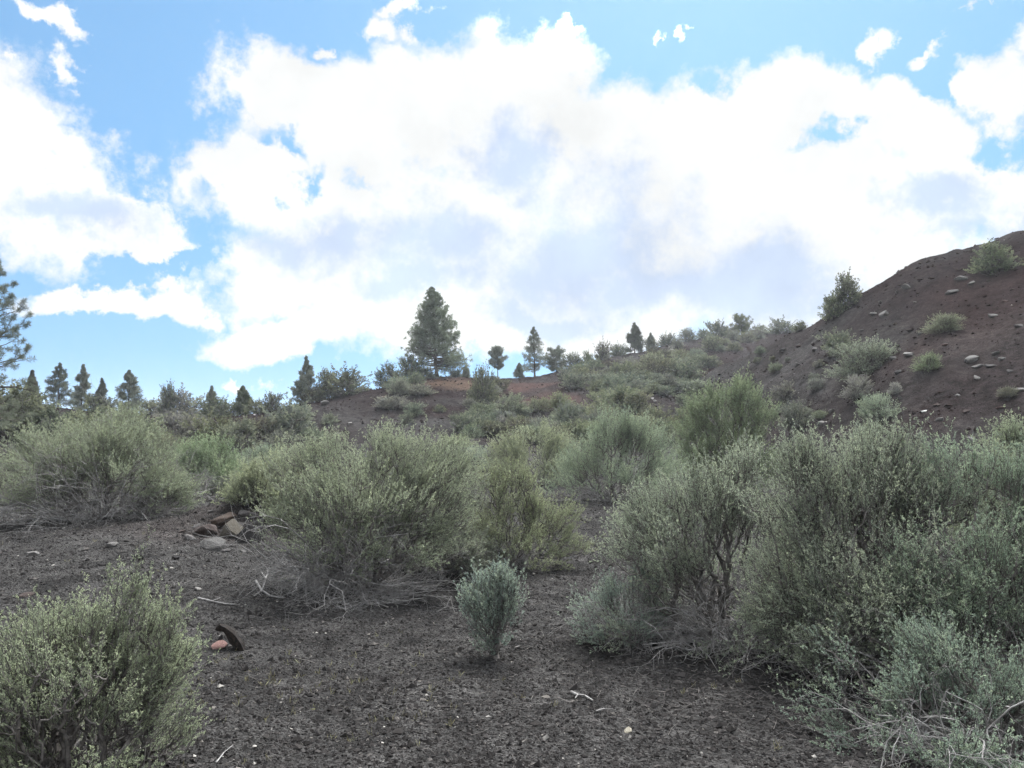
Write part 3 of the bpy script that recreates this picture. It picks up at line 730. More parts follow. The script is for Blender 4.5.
# ------------------------------------------------------------------ labels for the smaller shrubs: colour, landmark, order there
CELLS = [  # (u0, u1, v0, v1, phrase)
 (-50, 60, 300, 460, 'under the pine boughs'), (-50, 125, 460, 560, 'behind the sprawling bench shrub'), (60, 135, 300, 460, 'below the dark pines of the left skyline'),
 (125, 200, 455, 560, 'left of the rounded fresh green bush'), (135, 200, 300, 455, 'below the pale grey rounded skyline bush'), (200, 272, 300, 460, 'below the two small left pines'),
 (200, 330, 460, 560, 'between boulders and cinder bank'), (272, 345, 300, 460, 'below the small dense pine'), (345, 400, 300, 460, 'on the bank left of the tall pine'),
 (400, 480, 300, 400, 'at the foot of the tall pine'), (400, 462, 400, 460, 'low on the slope below the tall pine'), (462, 512, 300, 460, 'between the tall pine and the red patch'),
 (512, 565, 300, 392, 'at the top of the red patch'), (512, 565, 392, 460, 'below the red patch'), (400, 720, 456, 560, 'in the hollow before the far slope'),
 (565, 600, 300, 375, 'under the skyline right of the sparse pine'), (565, 600, 375, 460, 'on the dark strip right of the red patch'),
 (600, 640, 300, 372, 'near the lollipop-shaped skyline bush'), (600, 640, 372, 400, 'around the middle of the far slope'), (600, 660, 400, 460, 'beside the pale wide shrub on the far slope'),
 (640, 676, 300, 365, 'below the double pine on the skyline'), (640, 676, 365, 400, 'left of the largest dark round shrub'),
 (676, 712, 300, 362, 'above the largest dark round shrub'), (660, 720, 362, 460, 'near the largest dark round shrub'), (712, 830, 300, 341, 'beside the skyline notch'),
 (700, 800, 341, 372, 'on the upper left shoulder of the hill'), (700, 800, 372, 460, 'on the lower left shoulder of the hill'), (800, 910, 341, 380, 'around the largest hill shrub'), (800, 910, 380, 460, 'below the largest hill shrub')]
ORD = ['', 'second', 'third', 'fourth', 'fifth', 'sixth', 'seventh', 'eighth', 'ninth', 'tenth', 'eleventh', 'twelfth']
NUM = ['no', 'one', 'two', 'three', 'four', 'five', 'six', 'seven', 'eight', 'nine', 'ten', 'eleven', 'twelve', 'thirteen']
def autolabel(items):
    cells = {}
    for o, u, v, c in items:
        uu, vv, _ = project(np.array(o.location)); vv = v
        ph = next((q[4] for q in CELLS if q[0] <= u < q[1] and q[2] <= vv < q[3]), 'on the far slope')
        cells.setdefault((ph, WORD[c]), []).append((u, o))
    for (ph, col), L in cells.items():
        L.sort(key=lambda t: t[0]); k = len(L)
        for i, (_, o) in enumerate(L):
            if k == 1: s = f'the only {col} shrub {ph}'
            elif k == 2: s = f'{["left", "right"][i]} one of two {col} shrubs {ph}'
            elif i == 0: s = f'leftmost of {NUM[k]} {col} shrubs {ph}'
            elif i == k - 1: s = f'rightmost of {NUM[k]} {col} shrubs {ph}'
            else: s = f'{ORD[i]} from left of {NUM[k]} {col} shrubs {ph}'
            if len(s.split()) > 15: s = s.replace(' from left of', ' from left,').replace('leftmost of', 'leftmost among')
            o['label'] = s
            if len(s.replace('-', ' ').split()) > 16: print('LONG', s)
            o['group'] = 'small shrubs on the slopes'
autolabel(AUTO)

# ------------------------------------------------------------------ pines
def pine(name, label, p, h, wid, seed, clear=.08, dens=1.0, tl=.30, tw=.05, color=PINE, shape='cone', nt=18, lean=0., droop=.0, br=1.0, gap=0.):
    rng = np.random.default_rng(seed)
    root = thing(name, label, 'tree', np.array(p) - np.array([0, 0, .1]))
    nz = 14
    tz = np.linspace(0, h, nz); tx = np.cumsum(rng.normal(size=nz)) * .006 * h + lean * tz; ty = np.cumsum(rng.normal(size=nz)) * .006 * h
    tr = np.interp(tz / h, [0, .05, 1], [.026 * h, .019 * h, .003 * h])
    T = np.stack([tx, ty, tz], 1)
    V, Fq = tubes(T[:-1], T[1:], tr[:-1], tr[1:], 7)
    link('trunk', mesh_np('pine trunk', V, Fq, M_BARK, None, True), root)
    A, B, ra, rb = [], [], [], []; tc, td, ts = [], [], []
    nb = int(6.8 * dens * max(3.2, h))
    if shape == 'round': nb = max(8, int(nb * .6))
    for i in range(nb):
        t = clear + (1 - clear) * ((i + rng.uniform()) / nb) ** .9
        z = t * h
        q = (t - clear) / (1 - clear)
        if shape == 'cone': R = wid * min(1.0, .78 + q * 2.2) * (1 - q) ** .78
        elif shape == 'narrow': R = wid * (1 - q) ** .8
        else: R = wid * math.sqrt(max(0, 1 - (2 * q - 1) ** 2)) * .9 + .1 * wid
        R = R * rng.uniform(.40 if shape == 'round' else .68, 1.15) + .03 * h * .3
        if gap and fbm(np.array([z * 1.3 + seed]), np.array([i * .77]), seed, 2)[0] < -gap: R *= .35
        a = rng.uniform(0, 2 * PI)
        o = np.array([np.interp(z, tz, tx), np.interp(z, tz, ty), z])
        el = np.interp(q, [0, .5, 1], [-.18 - droop, .12, .9])
        d = np.array([math.cos(a) * math.cos(el), math.sin(a) * math.cos(el), math.sin(el)])
        pts = [o]; ns = 5
        for s in range(ns):
            d = unit(d + rng.normal(size=3) * .10 + np.array([0, 0, .07])); pts.append(pts[-1] + d * R / ns)
        r0 = (.010 * R + .006 * h * (1 - q) * .3 + .006) * br
        for s in range(ns):
            A.append(pts[s]); B.append(pts[s + 1]); ra.append(r0 * (1 - s / ns * .8)); rb.append(r0 * (1 - (s + 1) / ns * .8))
            if s >= 1:
                for _ in range(2 if R > .08 * h else 1):
                    e = unit(d + unit(rng.normal(size=3)) * .9 + np.array([0, 0, .15])); ln = R * rng.uniform(.12, .30)
                    q2 = pts[s + 1] + e * ln
                    A.append(pts[s + 1]); B.append(q2); ra.append(r0 * .35); rb.append(r0 * .2); tc.append(q2); td.append(e); ts.append(float(np.clip(R / (.5 * wid), .5, 1.05)))
        tc.append(pts[-1]); td.append(d); ts.append(float(np.clip(R / (.5 * wid), .5, 1.1)))
    tc.append(T[-1]); td.append(np.array([0, 0, 1.])); ts.append(.6)
    V, Fq = tubes(A, B, np.array(ra), np.array(rb), 4)
    link('limbs', mesh_np('pine limbs', V, Fq, M_BARK, None, True), root)
    tc, td, ts = np.array(tc), np.array(td), np.array(ts); n = len(tc)
    dd = unit(td[:, None] * .55 + rng.normal(size=(n, nt, 3)) * .75)
    C = tc[:, None] - td[:, None] * (tl * .3) + dd * (tl * .05)
    m = n * nt
    V, Fq = leaves(C.reshape(-1, 3), dd.reshape(-1, 3), (np.repeat(ts, nt) * tl * rng.uniform(.6, 1.2, m)), tw * rng.uniform(.7, 1.3, m), rng)
    Tn = np.stack([rng.uniform(size=m), np.repeat(rng.uniform(size=n), nt), rng.uniform(size=m)], 1)
    link('crown', mesh_np('pine crown', V, Fq, M_NEEDLE, np.repeat(Tn, 4, axis=0)), root, color)
    return root

def pine_px(label, u, vb, vt, w, seed, name='pine_tree', crest=True, **k):
    p = crest_hit(u, vb) if crest else hit(u, vb)[0]
    D = project(p)[2]
    base_v = project(p)[1]
    return pine(name, label, p, (base_v - vt) * D / F, w * .5 * D / F, seed, **k)
pine_px('lone tall pine with a full cone-shaped crown on top of the central rise', 437, 375, 286, 60, 301, clear=.10, dens=6.2, tl=.24, tw=.036, nt=22, color=(.200, .235, .160))
pine_px('small dense pine at the left end of the central rise', 305, 404, 355, 24, 302, clear=.03, dens=3.59, tl=0.22, tw=0.036, shape='narrow')
pine_px('sparse pine with see-through crown above the red patch', 535, 377, 326, 26, 303, clear=.12, dens=2.89, tl=0.28, tw=0.040, nt=10, gap=.25)
pine_px('little pine with bare trunk and round top just right of the tall pine', 498, 377, 350, 18, 304, clear=.38, dens=3.93, tl=0.24, tw=0.040, shape='round')
pine_px('short bushy pine next to the sparse pine, right of it', 556, 373, 351, 22, 305, clear=.05, dens=4.66, tl=0.24, tw=0.040, shape='round')
pine_px('pine of two tapering tops on the skyline of the far slope', 635, 353, 322, 20, 306, clear=.08, dens=3.23, tl=0.29, tw=0.045, color=(0.093, 0.105, 0.072))
pine_px('thin little pine beside the double-topped pine', 651, 350, 332, 9, 307, clear=.1, dens=3.59, tl=0.24, tw=0.040, shape='narrow')
pine_px('tiny pine spike on the skyline between the tall pine and the olive bush', 466, 376, 364, 7, 308, clear=.05, dens=5.37, tl=0.17, tw=0.031, shape='narrow')
pine_px('yellow-green pine on the skyline near the cinder hill', 742, 342, 319, 20, 309, clear=.05, dens=3.93, tl=0.28, tw=0.045, shape='round', color=(0.143, 0.158, 0.075))
pine_px('dark pine with tufted branches on the left skyline, nearest the pale bush', 128, 414, 369, 28, 310, clear=.06, dens=3.23, tl=0.22, tw=0.033)
pine_px('narrow dark pine on the left skyline, next to the soft grey pine', 81, 412, 363, 20, 311, clear=.05, dens=3.42, tl=0.21, tw=0.033, shape='narrow')
pine_px('soft grey pine with airy crown on the left skyline', 58, 412, 362, 30, 312, clear=.05, dens=2.89, tl=0.20, tw=0.022, color=(0.128, 0.143, 0.112))
pine_px('short grey pine between the two dark pines of the left skyline', 101, 413, 377, 14, 313, clear=.05, dens=2.89, tl=0.20, tw=0.027, shape='narrow', color=(0.120, 0.135, 0.105))
pine_px('dark brown pointed conifer under the overhanging pine boughs', 31, 408, 369, 13, 314, clear=.02, dens=7.17, tl=0.20, tw=0.036, shape='narrow', color=(0.093, 0.083, 0.057))
pine_px('pine with pointed top just right of the olive skyline bush', 243, 416, 385, 22, 315, clear=.05, dens=3.59, tl=0.24, tw=0.036, color=(0.112, 0.135, 0.075))
pine_px('slim pine tip rising from the olive skyline bush', 212, 416, 385, 14, 316, clear=.05, dens=3.59, tl=0.22, tw=0.031, shape='narrow')
pine_px('small faint pine left of the sparse pine', 519, 378, 362, 10, 317, clear=.1, dens=3.23, tl=0.20, tw=0.031, shape='narrow')

def big_pine():
    # near pine whose trunk stands outside the frame on the left; long open boughs with round needle tufts
    D = 27.0; u = -46
    x = (u - U0) / F * D; p = np.array([x, D, float(H(x, D))])
    rng = np.random.default_rng(400); h = 10.0
    root = thing('pine_tree', 'near pine reaching open tufted boughs into the left edge of the view', 'tree', p)
    tz = np.linspace(0, h, 16); T = np.stack([.05 * np.sin(tz), .04 * np.cos(tz * 1.3), tz], 1); tr = np.interp(tz / h, [0, 1], [.22, .03])
    V, Fq = tubes(T[:-1], T[1:], tr[:-1], tr[1:], 10); link('trunk', mesh_np('near pine trunk', V, Fq, M_BARK, None, True), root)
    A, B, ra, rb, tc, td = [], [], [], [], [], []
    def limb(o, d, R, r0, lvl):
        pts = [o]; ns = 7
        for s in range(ns):
            d = unit(d + rng.normal(size=3) * .13 + np.array([0, 0, .05])); pts.append(pts[-1] + d * R / ns)
            A.append(pts[s]); B.append(pts[s + 1]); ra.append(r0 * (1 - s / ns * .8)); rb.append(r0 * (1 - (s + 1) / ns * .8))
            if lvl < 2 and s >= 1:
                for _ in range(1):
                    if rng.uniform() < .85:
                        e = unit(d * .9 + unit(rng.normal(size=3)) * .85 + np.array([0, 0, .2])); limb(pts[-1], e, R * (.34 - .025 * s) * rng.uniform(.7, 1.2), r0 * .45 * (1 - s / ns * .6), lvl + 1)
        tc.append(pts[-1]); td.append(d)
    for i in range(44):
        z = 1.2 + (h - 1.4) * (i + rng.uniform()) / 44; q = z / h
        a = rng.uniform(0, 2 * PI) if i % 3 else rng.uniform(-.9, .9)
        R = np.interp(q, [0, .12, .42, .7, 1], [2.3, 2.75, 2.3, 1.2, .3]) * rng.uniform(.75, 1.0)
        el = np.interp(q, [0, .4, 1], [-.15, .08, .9])
        limb(np.array([0, 0, z]), np.array([math.cos(a) * math.cos(el), math.sin(a) * math.cos(el), math.sin(el)]), R, .045 * (1 - q) + .012, 0)
    V, Fq = tubes(A, B, np.array(ra), np.array(rb), 5); link('limbs', mesh_np('near pine limbs', V, Fq, M_BARK, None, True), root)
    tc, td = np.array(tc), np.array(td); n = len(tc); nt = 32; m = n * nt
    dd = unit(td[:, None] * .45 + rng.normal(size=(n, nt, 3)) * .7)
    C = np.repeat((tc - td * .05)[:, None], nt, 1)
    V, Fq = leaves(C.reshape(-1, 3), dd.reshape(-1, 3), .16 * rng.uniform(.7, 1.15, m), np.full(m, .0105), rng)
    Tn = np.stack([rng.uniform(size=m), np.repeat(rng.uniform(size=n), nt), rng.uniform(size=m)], 1)
    link('crown', mesh_np('near pine crown', V, Fq, M_NEEDLE, np.repeat(Tn, 4, axis=0)), root, (.150, .165, .120))
big_pine()

# ------------------------------------------------------------------ rocks
def rock_mesh(seed, flat=.7, n=16, sub=1):
    rng = np.random.default_rng(seed)
    bm = bmesh.new()
    for q in unit(rng.normal(size=(n, 3))) * rng.uniform(.85, 1.1, (n, 1)):
        bm.verts.new((q[0], q[1] * .85, q[2] * flat))
    r = bmesh.ops.convex_hull(bm, input=bm.verts)
    bmesh.ops.delete(bm, geom=[g for g in r['geom_interior'] if isinstance(g, bmesh.types.BMVert)], context='VERTS')
    bmesh.ops.bevel(bm, geom=list(bm.edges), offset=.05, segments=1, affect='EDGES')
    for _ in range(sub):
        bmesh.ops.triangulate(bm, faces=bm.faces)
        bmesh.ops.subdivide_edges(bm, edges=bm.edges, cuts=1)
    for q in bm.verts:
        k = 1 + .10 * float(fbm(np.array([q.co.x * 2.4 + seed]), np.array([q.co.y * 2.4 + q.co.z * 3.1]), seed, 3)[0])
        q.co *= k
    bmesh.ops.recalc_face_normals(bm, faces=bm.faces)
    me = bpy.data.meshes.new('rock'); bm.to_mesh(me); bm.free(); me.materials.append(M_ROCK)
    return me
ROCKS = [rock_mesh(500 + i, f, nn) for i, (f, nn) in enumerate([(.7, 16), (.45, 14), (.6, 20), (.85, 18), (.35, 12), (.6, 13)])]
rrng = np.random.default_rng(9)
def rock_px(u, v, wpx, color, label, k=None, group=None, flat=1.0, sink=.55, name='rock'):
    p = hit(u, v)[0]; D = project(p)[2]; r = wpx * .5 * D / F
    k = int(rrng.integers(len(ROCKS))) if k is None else k
    o = link(name, ROCKS[k], None, tuple(np.array(color) * rrng.uniform(.9, 1.1)))
    zr = [.7, .45, .6, .85, .35, .6][k]
    o.location = (p[0], p[1], p[2] + r * zr * flat * (1 - 2 * sink * .6)); o.scale = (r, r, r * flat)
    o.rotation_euler = (rrng.uniform(-.25, .25), rrng.uniform(-.25, .25), rrng.uniform(0, 6.28))
    o['label'] = label; o['category'] = 'rock'
    if group: o['group'] = group
    return o
GR = (.135, .125, .116); GD = (.10, .090, .085); GB = (.16, .125, .105); GRED = (.105, .068, .060); GL = (.21, .195, .18); BLK = (.022, .019, .018)
G1 = 'boulders fallen beside the wide old sagebrush'
rock_px(232, 536, 31, (0.071, 0.061, 0.047), 'tall tan boulder standing in the middle of the fallen boulders', 3, G1, sink=.6)
rock_px(214, 548, 34, (0.071, 0.066, 0.061), 'flat grey boulder in front of the tan boulder', 1, G1, sink=.6)
rock_px(251, 542, 31, BLK, 'black lava boulder on the right of the fallen boulders', 3, G1, 1.0, sink=.55)
rock_px(206, 534, 29, (0.054, 0.040, 0.035), 'reddish boulder on the left of the fallen boulders', 0, G1, sink=.6)
rock_px(222, 522, 34, (0.066, 0.047, 0.037), 'broad reddish-tan boulder at the back of the fallen boulders', 2, G1, sink=.6)
rock_px(248, 516, 25, GD, 'dark flat slab behind the black lava boulder', 4, G1, sink=.6)
rock_px(258, 524, 18, GR, 'grey stone behind the black lava boulder', 2, G1, sink=.6)
rock_px(190, 540, 15, GD, 'small dark stone at the left end of the fallen boulders', 0, G1, sink=.6)
for u, v, w, c, k, lab in [(196, 528, 12, GD, 0, 'dark stone high on the left of the rubbly mound'), (240, 526, 14, GD, 2, 'dark stone behind the tall tan boulder'), (226, 552, 11, GD, 0, 'small dark stone in front of the flat grey boulder'),
   (243, 552, 9, GR, 2, 'grey chip at the foot of the black lava boulder'), (200, 546, 10, GD, 4, 'dark flake between the reddish and the flat grey boulder'), (232, 515, 12, (.075, .055, .048), 1, 'rusty slab at the top of the rubbly mound'),
   (262, 540, 10, GD, 0, 'dark stone tucked under the twigs right of the mound'), (182, 532, 9, (.07, .052, .046), 2, 'rusty stone at the left foot of the mound'), (212, 512, 11, GD, 4, 'dark slab at the back left of the rubbly mound')]:
    rock_px(u, v, w, tuple(q * .8 for q in c), lab, k, G1, sink=.7)
G2 = 'stones on the bare bench at left'
rock_px(138, 560, 14, BLK, 'black stone in the middle of the bare bench', 0, G2)
rock_px(103, 566, 11, BLK, 'black flat stone left of the black stone on the bench', 4, G2)
rock_px(32, 555, 14, GR, 'flat grey stone on the left part of the bench', 1, G2)
rock_px(112, 546, 16, GR, 'low grey stone at the edge of the dead twigs on the bench', 1, G2)
rock_px(26, 596, 22, (.045, .032, .028), 'thin dark reddish slab lying on the bench at left', 4, G2, .6)
rock_px(176, 559, 10, BLK, 'small black stone near the right end of the bench', 0, G2)
rock_px(198, 590, 8, GL, 'pale pebble below the fallen boulders', 2, G2)
rock_px(219, 648, 19, (.20, .115, .10), 'pinkish red rock under the charred wood scrap', 0, None, .75)
rock_px(628, 733, 10, (.36, .32, .25), 'pale tan pebble on the cinders at bottom centre', 0)
rock_px(518, 648, 9, GR, 'grey pebble right of the small silvery sagebrush', 2)
rock_px(542, 532, 16, BLK, 'black lava stone under the yellow-green rabbitbrush', 3)
G3 = 'rocks on the cinder hill'
RK = [(962, 279, 20, GR, 4, 'long flat slab high on the cinder hill'), (952, 293, 14, GD, 1, 'dark rock below the long flat slab'), (971, 284, 10, GR, 2, 'tilted rock at the right end of the long flat slab'),
 (906, 289, 12, GR, 0, 'pale rock on the upper left of the cinder hill'), (898, 293, 7, GR, 2, 'small stone left of the pale upper rock'),
 (874, 315, 11, GR, 1, 'left one of two paired rocks below the hill outline'), (884, 316, 12, GR, 3, 'right one of two paired rocks below the hill outline'),
 (994, 316, 14, GR, 4, 'flat pale slab halfway up the right side of the cinder hill'), (1019, 327, 14, GD, 4, 'dark slab at the right edge of the cinder hill'),
 (972, 361, 18, GR, 0, 'largest grey rock of the cluster on the cinder hill'), (979, 368, 16, GR, 4, 'flat slab under the largest grey rock'), (991, 367, 14, GD, 4, 'dark slab right of the flat slab in the cluster'),
 (978, 379, 12, GR, 2, 'grey rock lowest in the cluster on the cinder hill'), (909, 356, 15, GL, 1, 'pale rock between the two shrubs on the hill'), (893, 359, 9, GD, 0, 'dark rock right of the largest hill shrub'),
 (898, 374, 9, BLK, 0, 'black rock below the pale rock between shrubs'), (996, 354, 10, GR, 2, 'grey rock above the cluster on the hill'), (1002, 360, 9, GR, 0, 'small grey rock right of the cluster on the hill'),
 (924, 412, 7, (.6, .58, .55), 2, 'white stone low on the cinder hill'), (1020, 391, 12, GL, 1, 'pale slab at the right edge low on the hill'), (797, 366, 8, GD, 3, 'dark rock on the lower left ridge of the hill'),
 (783, 351, 10, GD, 1, 'dark slab on the lower left ridge line'), (815, 351, 8, GD, 0, 'dark rock beside the upper-left hill shrub'), (830, 357, 6, GR, 2, 'small rock left of the largest hill shrub'),
 (1010, 372, 8, GD, 0, 'dark stone at the right of the rock cluster'), (940, 420, 14, GL, 4, 'pale slab at the hill foot behind the thicket'), (972, 441, 16, GL, 4, 'long pale slab just above the thicket'),
 (880, 303, 5, GR, 0, 'tiny stone above the two paired rocks'), (915, 303, 5, GR, 2, 'tiny stone below the pale upper rock'), (1005, 302, 8, GRED, 0, 'reddish rock high on the right of the hill'),
 (862, 332, 6, GD, 0, 'little dark rock above the largest hill shrub'), (920, 335, 5, GL, 2, 'tiny pale stone left of the round olive shrub'), (832, 412, 8, GR, 0, 'grey rock low on the left of the hill'), (820, 424, 12, GL, 1, 'pale rock beside the dark shrub at the hill foot'),
 (945, 345, 8, GRED, 2, 'reddish stone under the round olive shrub'), (958, 396, 6, GR, 0, 'small grey stone midway low on the hill'), (1000, 408, 9, GRED, 2, 'reddish rock low on the right of the hill'), (900, 398, 6, GR, 2, 'small stone above the lowest hill shrub')]
for u, v, w, c, k, lab in RK: rock_px(u, v, w * 1.0, tuple(q * (.72 if max(c) < .5 else 1) for q in c), lab, k, G3, sink=.72)
G4 = 'rocks on the far slope and bank'
for u, v, w, c, k, lab in [(382, 399, 12, GB, 4, 'tan slab on the dark cinder bank left of the tall pine'), (325, 404, 12, GR, 1, 'grey slab near the top of the dark bank'), (338, 434, 6, GL, 2, 'pale stone low on the dark bank'),
   (350, 424, 5, GL, 0, 'tiny pale stone midway on the dark bank'), (362, 392, 10, GD, 4, 'dark ledge rock at the top of the dark bank'), (253, 432, 10, GR, 0, 'grey rock in the rubble left of the dark bank'), (262, 438, 9, GD, 2, 'dark rock in the rubble left of the dark bank'),
   (266, 445, 8, GR, 1, 'lowest grey rock in the rubble left of the dark bank'), (244, 424, 9, GD, 0, 'highest dark rock in the rubble left of the bank'), (495, 407, 8, GL, 0, 'pale rock under the tall olive bush'), (543, 440, 6, GL, 2, 'pale stone at the foot of the red patch'),
   (597, 398, 5, GL, 0, 'tiny pale stone on the dark strip'), (655, 402, 5, GL, 0, 'pale stone on the dark bare spot right'), (680, 398, 9, GR, 1, 'grey rock below the largest dark round shrub'), (672, 352, 14, GR, 4, 'grey ledge rock near the skyline of the far slope')]:
    rock_px(u, v, w, c, lab, k, G4)

# ------------------------------------------------------------------ loose stones: too many to count
def stones(name, P, size, tint, mat):
    rng = np.random.default_rng(len(P)); n = len(P)
    oc = np.array([[1, 0, 0], [0, 1, 0], [-1, 0, 0], [0, -1, 0], [0, 0, 1], [0, 0, -1.]])
    fc = np.array([[0, 1, 4], [1, 2, 4], [2, 3, 4], [3, 0, 4], [1, 0, 5], [2, 1, 5], [3, 2, 5], [0, 3, 5]])
    a = rng.uniform(0, 2 * PI, n); c, s = np.cos(a), np.sin(a)
    W = oc[None] * rng.uniform(.55, 1.25, (n, 6, 1)) + rng.normal(size=(n, 6, 3)) * .22
    W[:, :, 2] *= .7
    X = W[..., 0] * c[:, None] - W[..., 1] * s[:, None]; Y = W[..., 0] * s[:, None] + W[..., 1] * c[:, None]
    V = np.stack([X, Y, W[..., 2]], -1) * size[:, None, None] + P[:, None]
    V = V.reshape(-1, 3); Fq = (np.arange(n)[:, None, None] * 6 + fc[None]).reshape(-1, 3)
    me = mesh_np(name, V, Fq, mat, np.repeat(tint, 6, axis=0))
    o = link(name, me); o['kind'] = 'stuff'
    return o
M_GRAV = tint_mat('loose cinders', [(0, (.020, .018, .017)), (.45, (.042, .038, .036)), (.75, (.075, .068, .064)), (.92, (.15, .135, .12)), (1, (.42, .39, .35))])
M_HGRAV = tint_mat('loose hill cinders', [(0, (.015, .0105, .010)), (.5, (.034, .025, .023)), (.8, (.062, .050, .046)), (.95, (.11, .095, .088)), (1, (.34, .31, .29))])
g = np.random.default_rng(91)
n = 150000
r = np.exp(g.uniform(math.log(2.6), math.log(19), n)); a = g.uniform(-.68, .68, n)
x, y = np.sin(a) * r, np.cos(a) * r
sz = np.exp(g.normal(math.log(.0062), .5, n)) * np.clip(.75 + r / 18, .75, 1.6); sz = np.clip(sz, .003, .034)
P = np.stack([x, y, H(x, y) + sz * .2], 1)
tt = np.clip(g.beta(1.5, 2.6, n) + (g.uniform(size=n) < .012) * .6, 0, 1)[:, None]
stones('gravel', P, sz, np.repeat(tt * .97, 3, 1), M_GRAV)['label'] = 'loose charcoal cinders and pale grit'
n = 42000
r = np.exp(g.uniform(math.log(13), math.log(100), n)); a = g.uniform(-.68, .72, n)
x, y = np.sin(a) * r, np.cos(a) * r; z = H(x, y)
keep = g.uniform(size=n) < np.clip(.12 + z / 2.0, 0, 1) * (.35 + .65 * (fbm(x / 3, y / 3, 71, 3) > -.05))
x, y, z, r = x[keep], y[keep], z[keep], r[keep]; n = len(x)
sz = np.clip(np.exp(g.normal(math.log(.026), .62, n)) * np.clip(r / 30, .6, 1.7), .010, .15)
tt = np.clip(g.beta(1.6, 2.2, n) * .92 + (g.uniform(size=n) < .012) * .5, 0, 1)[:, None]
stones('rubble', np.stack([x, y, z + sz * .2], 1), sz, np.repeat(tt, 3, 1), M_HGRAV)['label'] = 'small stones strewn over the cinder slopes'

# twig litter under the shrubs and sparse dry grass
def litter():
    rng = np.random.default_rng(64)
    A, B = [], []
    spots = [(300, 580, 1.3, 260), (420, 590, 1.2, 200), (520, 590, .9, 160), (700, 655, .9, 260), (820, 690, .8, 260), (930, 730, .7, 220), (120, 535, 1.8, 260), (600, 640, .6, 140), (250, 590, .9, 160), (320, 680, 1.6, 50), (560, 700, 1.3, 60), (820, 745, .8, 50)]
    for u, v, s, n in spots:
        c = hit(u, v)[0]
        n = n // 2
        q = c[:2] + rng.normal(size=(n, 2)) * s * np.array([1, .45]); an = rng.uniform(0, 2 * PI, n); L = rng.uniform(.03, .16, n)
        d = np.stack([np.cos(an), np.sin(an)], 1) * L[:, None]
        a = np.concatenate([q, H(q[:, 0], q[:, 1])[:, None] + rng.uniform(.004, .02, (n, 1))], 1); e = q + d
        b = np.concatenate([e, H(e[:, 0], e[:, 1])[:, None] + rng.uniform(.004, .05, (n, 1))], 1)
        A.append(a); B.append(b)
    A, B = np.concatenate(A), np.concatenate(B); m = (A + B) / 2 + rng.normal(size=A.shape) * .006
    rr = rng.uniform(.0010, .0024, len(A))
    V, Fq = join([tubes(A, m, rr, rr * .85, 4), tubes(m, B, rr * .85, rr * .5, 4)])
    o = link('twig_litter', mesh_np('twig litter', V, Fq, M_STEM, None, True)); o['kind'] = 'stuff'; o['label'] = 'grey fallen twigs under the shrubs'
    C, D, L = [], [], []
    for u, v, s, n in [(330, 668, .55, 26), (285, 690, .35, 14), (440, 690, .6, 16), (250, 740, .4, 16), (405, 718, .25, 10), (225, 680, .2, 8), (160, 540, .8, 20), (610, 545, .6, 16), (600, 500, .8, 14), (740, 700, .4, 8)]:
        c = hit(u, v)[0]
        for t in range(n):
            q = c[:2] + rng.normal(size=2) * s; k = int(rng.integers(4, 10))
            z = float(H(q[0], q[1]))
            for _ in range(k):
                C.append((q[0] + rng.normal() * .010, q[1] + rng.normal() * .010, z)); D.append(rng.normal(size=3) * .55 + np.array([0, 0, .8])); L.append(rng.uniform(.02, .065))
    C, D, L = np.array(C), np.array(D), np.array(L)
    V, Fq = leaves(C, D, L, np.full(len(L), .0035), rng)
    T = np.repeat(rng.uniform(size=(len(L), 1)), 3, 1)
    o = link('dry_grass', mesh_np('dry grass', V, Fq, tint_mat('dry grass blade', [(0, (.14, .12, .07)), (.5, (.20, .18, .10)), (1, (.24, .24, .13))]), np.repeat(T, 4, axis=0))); o['kind'] = 'stuff'; o['label'] = 'sparse dry grass sprigs'
litter()

# ------------------------------------------------------------------ single sticks and the charred scrap
def stick(label, pts, r0, mat=M_DEAD, name='fallen_stick', fork=None, lift=.012):
    W = np.array([hit(u, v)[0] for u, v in pts]); c = W.mean(0)
    W[:, 2] += lift; 
    segs = [(W[:-1], W[1:], np.linspace(r0, r0 * .6, len(W) - 1), np.linspace(r0 * .95, r0 * .45, len(W) - 1))]
    for fk in fork or []:
        Q = np.array([hit(u, v)[0] for u, v in fk]); Q[:, 2] += lift * 1.3
        segs.append((Q[:-1], Q[1:], np.full(len(Q) - 1, r0 * .6), np.full(len(Q) - 1, r0 * .4)))
    V, Fq = join([tubes(a - c, b - c, x, y, 6) for a, b, x, y in segs])
    o = link(name, mesh_np(name, V, Fq, mat, None, True)); o.location = c; o['label'] = label; o['category'] = 'stick'
    return o
stick('pale forked stick on the bare cinders at bottom centre', [(571, 694), (578, 697), (585, 698), (593, 703)], .009, fork=[[(578, 697), (575, 701)]])
stick('thin curved twig just below the pale forked stick', [(596, 714), (604, 711), (613, 711)], .005)
stick('straight tan stick lying below the low straggling sagebrush', [(868, 750), (885, 749), (903, 749), (916, 751)], .006)
stick('slanting grass-pale twig at the bottom left centre', [(216, 766), (224, 756), (233, 748)], .004)
stick('bleached dead branch lying left of the wide old sagebrush', [(256, 583), (262, 592), (270, 597), (284, 600)], .014, fork=[[(262, 592), (266, 580), (268, 574)], [(262, 592), (254, 598)], [(266, 580), (261, 574)]])
stick('long bleached twig lying behind the charred wood scrap', [(198, 600), (212, 603), (226, 606), (240, 606)], .008, fork=[[(212, 603), (220, 600)]])

